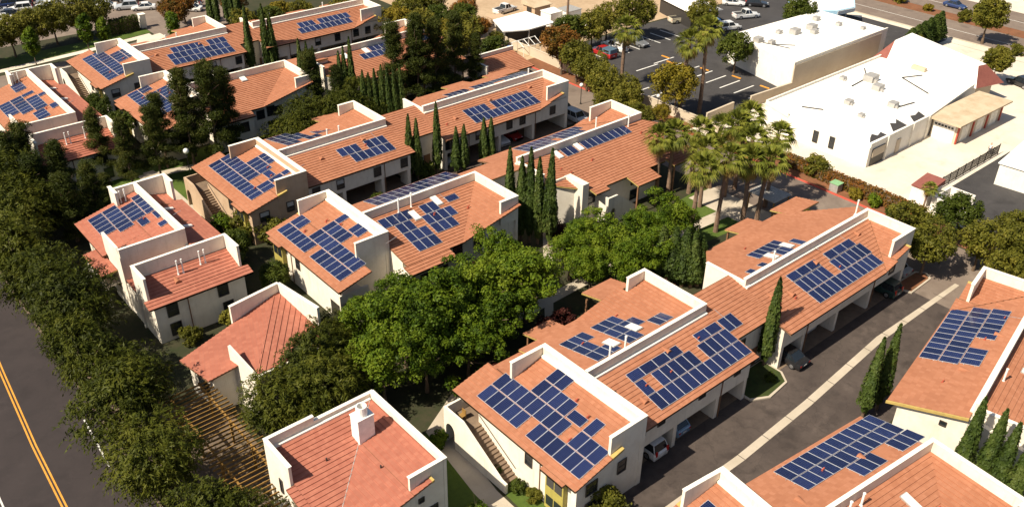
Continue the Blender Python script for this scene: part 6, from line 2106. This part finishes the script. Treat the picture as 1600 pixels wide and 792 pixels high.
UP = math.pi / 2
WHT, SIL, GRY, BLK, RED, NVY, LBL, CRM, GRN = (.72, .71, .68), (.42, .43, .44), (.16, .165, .17), (.015, .015, .017), (.38, .02, .02), (.02, .04, .12), (.22, .33, .45), (.62, .55, .40), (.02, .05, .045)
cars = [
 ('suv', 46.4, 36.15, UP, WHT, 'white estate car in the carport next to the front gable'), ('hatch', 50.0, 36.5, UP, LBL, 'pale blue hatchback in the second open carport bay'), ('sedan', 65.9, 35.4, UP, BLK, 'black saloon poking out of the carport by the tall cypress'), ('suv', 71.4, 38.3, UP, WHT, 'white car deep inside the shaded carport'), ('suv', 83.9, 36.0, UP, GRN, 'dark green people carrier under the last carport bay'), ('sedan', 88.6, 37.4, UP, SIL, 'silver saloon parked outside the end wall under a tree'),
 ('pickup', 75.6, 91.2, -UP, WHT, 'white pickup in the inner carport beside the red car'), ('sedan', 78.2, 91.0, -UP, RED, 'red saloon inside the inner lane carport'), ('suv', 89.6, 88.9, -UP, SIL, 'silver wagon parked past the inner carports'), ('sedan', 90.4, 92.4, -UP, BLK, 'dark saloon behind the silver wagon under trees'), ('hatch', 66.2, 90.6, -UP, WHT, 'white hatchback in the first inner carport bay'),
 ('suv', 121.8, 106.6, -UP, GRY, 'grey jeep like car at the far end of the stalls'), ('suv', 142.0, 101.6, -.35, WHT, 'white wagon parked near the blue tarp'), ('suv', 158.6, 107.6, -.9, BLK, 'black four wheel drive near the pale blue canopy'), ('sedan', 155.4, 111.0, -.9, WHT, 'white saloon beside the black four wheel drive'), ('sedan', 137.0, 94.0, -.3, SIL, 'silver car behind the white warehouse corner'), ('hatch', 145.2, 94.6, -.3, WHT, 'white hatchback under the dark round tree'),
 ('sedan', 190.2, 81.6, -UP, NVY, 'blue saloon driving on the highway'), ('suv', 156.8, 53.4, 1.3, BLK, 'black wagon cut off by the right edge'),
 ('suv', 58.4, 183.4, 2.75, SIL, 'silver four wheel drive by the planted parking island'), ('sedan', 55.2, 186.4, 2.75, WHT, 'white saloon beside the silver four wheel drive'), ('sedan', 53.0, 190.6, 2.75, BLK, 'black saloon in the far parking row'), ('sedan', 50.6, 193.6, 2.75, WHT, 'white saloon third along the far parking row'), ('suv', 56.6, 191.6, 2.75, WHT, 'white wagon in the far parking row, top edge'), ('suv', 47.6, 196.0, 2.75, GRY, 'grey wagon at the far parking row end'),
 ('sedan', 67.6, 174.8, 2.4, WHT, 'white saloon nearest the curved drive'), ('suv', 68.6, 177.4, 2.4, WHT, 'white van like car second along the drive'), ('sedan', 69.4, 179.8, 2.4, RED, 'red saloon third along the curved drive'), ('sedan', 69.8, 182.4, 2.4, WHT, 'white saloon at the top of the drive row'), ('sedan', 70.4, 185.4, 2.4, BLK, 'black saloon last of the drive row'),
 ('sedan', 60.8, 181.0, 2.75, WHT, 'white saloon in the parking row closest to the drive entrance'), ('suv', 60.6, 188.4, 2.75, BLK, 'black wagon behind the silver four wheel drive'), ('sedan', 62.0, 192.0, 2.75, WHT, 'white saloon at the top edge left of the drive'), ('suv', 64.0, 196.0, 2.75, SIL, 'silver wagon farthest up beside the drive'), ('sedan', 57.8, 195.8, 2.75, RED, 'red saloon at the top edge of the far parking'),
 ('suv', 45.2, 190.2, 2.9, SIL, 'silver wagon right of the upper left block of cars'), ('sedan', 46.4, 193.4, 2.9, WHT, 'white saloon right of the upper left block, behind the silver wagon'), ('sedan', 37.2, 190.0, 2.9, WHT, 'white saloon in front of the upper left block'), ('suv', 40.4, 199.0, 2.9, NVY, 'dark blue wagon deep in the upper left block'),
 ('suv', 41.8, 194.4, 2.9, WHT, 'white car at the upper left, front of the block'), ('suv', 42.8, 197.4, 2.9, BLK, 'black car at the upper left, second in the block'), ('sedan', 39.0, 192.4, 2.9, BLK, 'dark saloon at the upper left corner'), ('sedan', 37.6, 196.0, 2.9, SIL, 'silver saloon at the upper left corner'), ('suv', 43.6, 200.8, 2.9, WHT, 'white wagon at the upper left, last in the block'), ('suv', 34.0, 188.6, 2.9, WHT, 'white wagon cut off at the left edge')]
for k, x, y, rz, c, lab in cars:
    vehicle(k, x, y, rz, c, lab, 'car', 'cars in the far parking' if y > 170 else ('cars around the lots' if x > 100 else 'cars parked under the carports'))
vehicle('pickup', 113.0, 106.6, UP, RED, 'red pickup with a blue grey camper shell', 'pickup', None, (.10, .16, .22))
vehicle('pickup', 117.0, 107.6, UP, WHT, 'white pickup with a white camper shell beside the red one', 'pickup', None, WHT)
vehicle('pickup', 138.6, 110.4, -.3, CRM, 'cream pickup beside the blue tarp', 'pickup')
vehicle('pickup', 150.6, 104.2, -.4, WHT, 'white pickup in the upper lot behind the trees', 'pickup')
vehicle('pickup', 115.6, 136.2, 0.1, WHT, 'white work truck on the dry dirt at the top edge', 'pickup')
vehicle('pickup', 110.2, 128.8, -.6, WHT, 'white truck beyond the open shed roof', 'pickup')

# ------------------------------------------------------------------ person by the fence
pt = thing('person', 'person in a white shirt and dark trousers standing by the picket fence', 'person', (126.8, 44.3, 0))
bv = [(0, 0, .92), (0, 0, 1.15), (0, 0, 1.42), (0, 0, 1.52), (.02, 0, 1.66), (.02, 0, 1.76), (0, .19, 1.40), (.03, .25, 1.13), (.10, .26, .90), (.14, .27, .80), (0, -.19, 1.40), (.05, -.24, 1.13), (.16, -.20, .93), (.22, -.18, .84), (0, .1, .86), (.02, .11, .48), (-.02, .12, .08), (.12, .13, .04), (0, -.1, .86), (.05, -.11, .48), (.04, -.12, .08), (.18, -.13, .04)]
be = [(0, 1), (1, 2), (2, 3), (3, 4), (4, 5), (2, 6), (6, 7), (7, 8), (8, 9), (2, 10), (10, 11), (11, 12), (12, 13), (0, 14), (14, 15), (15, 16), (16, 17), (0, 18), (18, 19), (19, 20), (20, 21)]
br = [.15, .13, .15, .055, .095, .08, .06, .045, .038, .03, .06, .045, .038, .03, .085, .06, .042, .04, .085, .06, .042, .04]
def try_skin(name, verts, edges, rad, mat):
    me = bpy.data.meshes.new(name)
    me.from_pydata(verts, edges, [])
    bm = bmesh.new()
    bm.from_mesh(me)
    lay = bm.verts.layers.skin.verify()
    bm.verts.ensure_lookup_table()
    for i, r in enumerate(rad):
        bm.verts[i][lay].radius = (r, r)
        bm.verts[i][lay].use_root = (i == 0)
    bm.to_mesh(me)
    bm.free()
    me.materials.append(M[mat])
    o = bpy.data.objects.new(name, me)
    COL.objects.link(o)
    o.parent = pt
    o.modifiers.new('skin', 'SKIN')
    s = o.modifiers.new('sub', 'SUBSURF')
    s.levels = s.render_levels = 1
    return o
try_skin('body', bv, be, br, 'skin')
try_skin('shirt', [bv[i] for i in (1, 2, 6, 10)] + [(.01, .215, 1.28), (.02, -.21, 1.28), (0, 0, .93)], [(0, 1), (1, 2), (1, 3), (2, 4), (3, 5), (0, 6)], [.15, .172, .08, .08, .07, .07, .168], 'shirt')
try_skin('trousers', [(0, 0, .95)] + [bv[i] for i in (14, 15, 16, 18, 19, 20)], [(0, 1), (1, 2), (2, 3), (0, 4), (4, 5), (5, 6)], [.16, .10, .075, .06, .10, .075, .06], 'trousers')
try_skin('hair', [(-.02, 0, 1.72), (-.01, 0, 1.79)], [(0, 1)], [.088, .075], 'hair')

# ------------------------------------------------------------------ clutter of the work yard
cl_ = [(108.2, 114.8, 1.2, .8, .9, 'stucco_tan', 'tan crate beside the pipe frame'), (111.0, 115.8, 1.6, 1.0, .7, 'grey_metal', 'grey metal box in the work yard'), (113.4, 114.9, .9, .9, 1.1, 'wood', 'brown timber crate near the lot trees'), (115.6, 116.6, 2.0, .8, .6, 'white', 'low white box at the foot of the containers'),
       (113.0, 120.6, 1.0, 1.6, .9, 'dark_metal', 'dark metal bin right of the open shed'), (115.2, 119.4, .8, .8, .8, 'red_post', 'red drum like crate in the work yard'), (122.4, 119.6, 1.4, 1.0, 1.0, 'white', 'white box behind the top lot trees'), (110.0, 131.0, 1.6, 2.2, 1.2, 'stucco_tan', 'tan stack behind the open shed'), (123.6, 126.8, 2.0, 1.2, 1.4, 'grey_metal', 'grey stack right of the storage containers')]
for x, y, sx, sy, h, m, lab in cl_:
    b = thing('crate', lab, 'crate', (x, y, 0), 'clutter in the work yard')
    q = MB()
    q.box(x - sx, y - sy, 0.05, x + sx, y + sy, h)
    for k in range(3):
        q.box(x - sx - .03, y - sy - .03, .1 + k * h * .3, x + sx + .03, y + sy + .03, .1 + k * h * .3 + .08)
    q.build('body', M[m], b)
    q = MB()
    q.box(x - sx - .05, y - sy - .05, h, x + sx + .05, y + sy + .05, h + .06)
    q.build('lid', M[m], b)
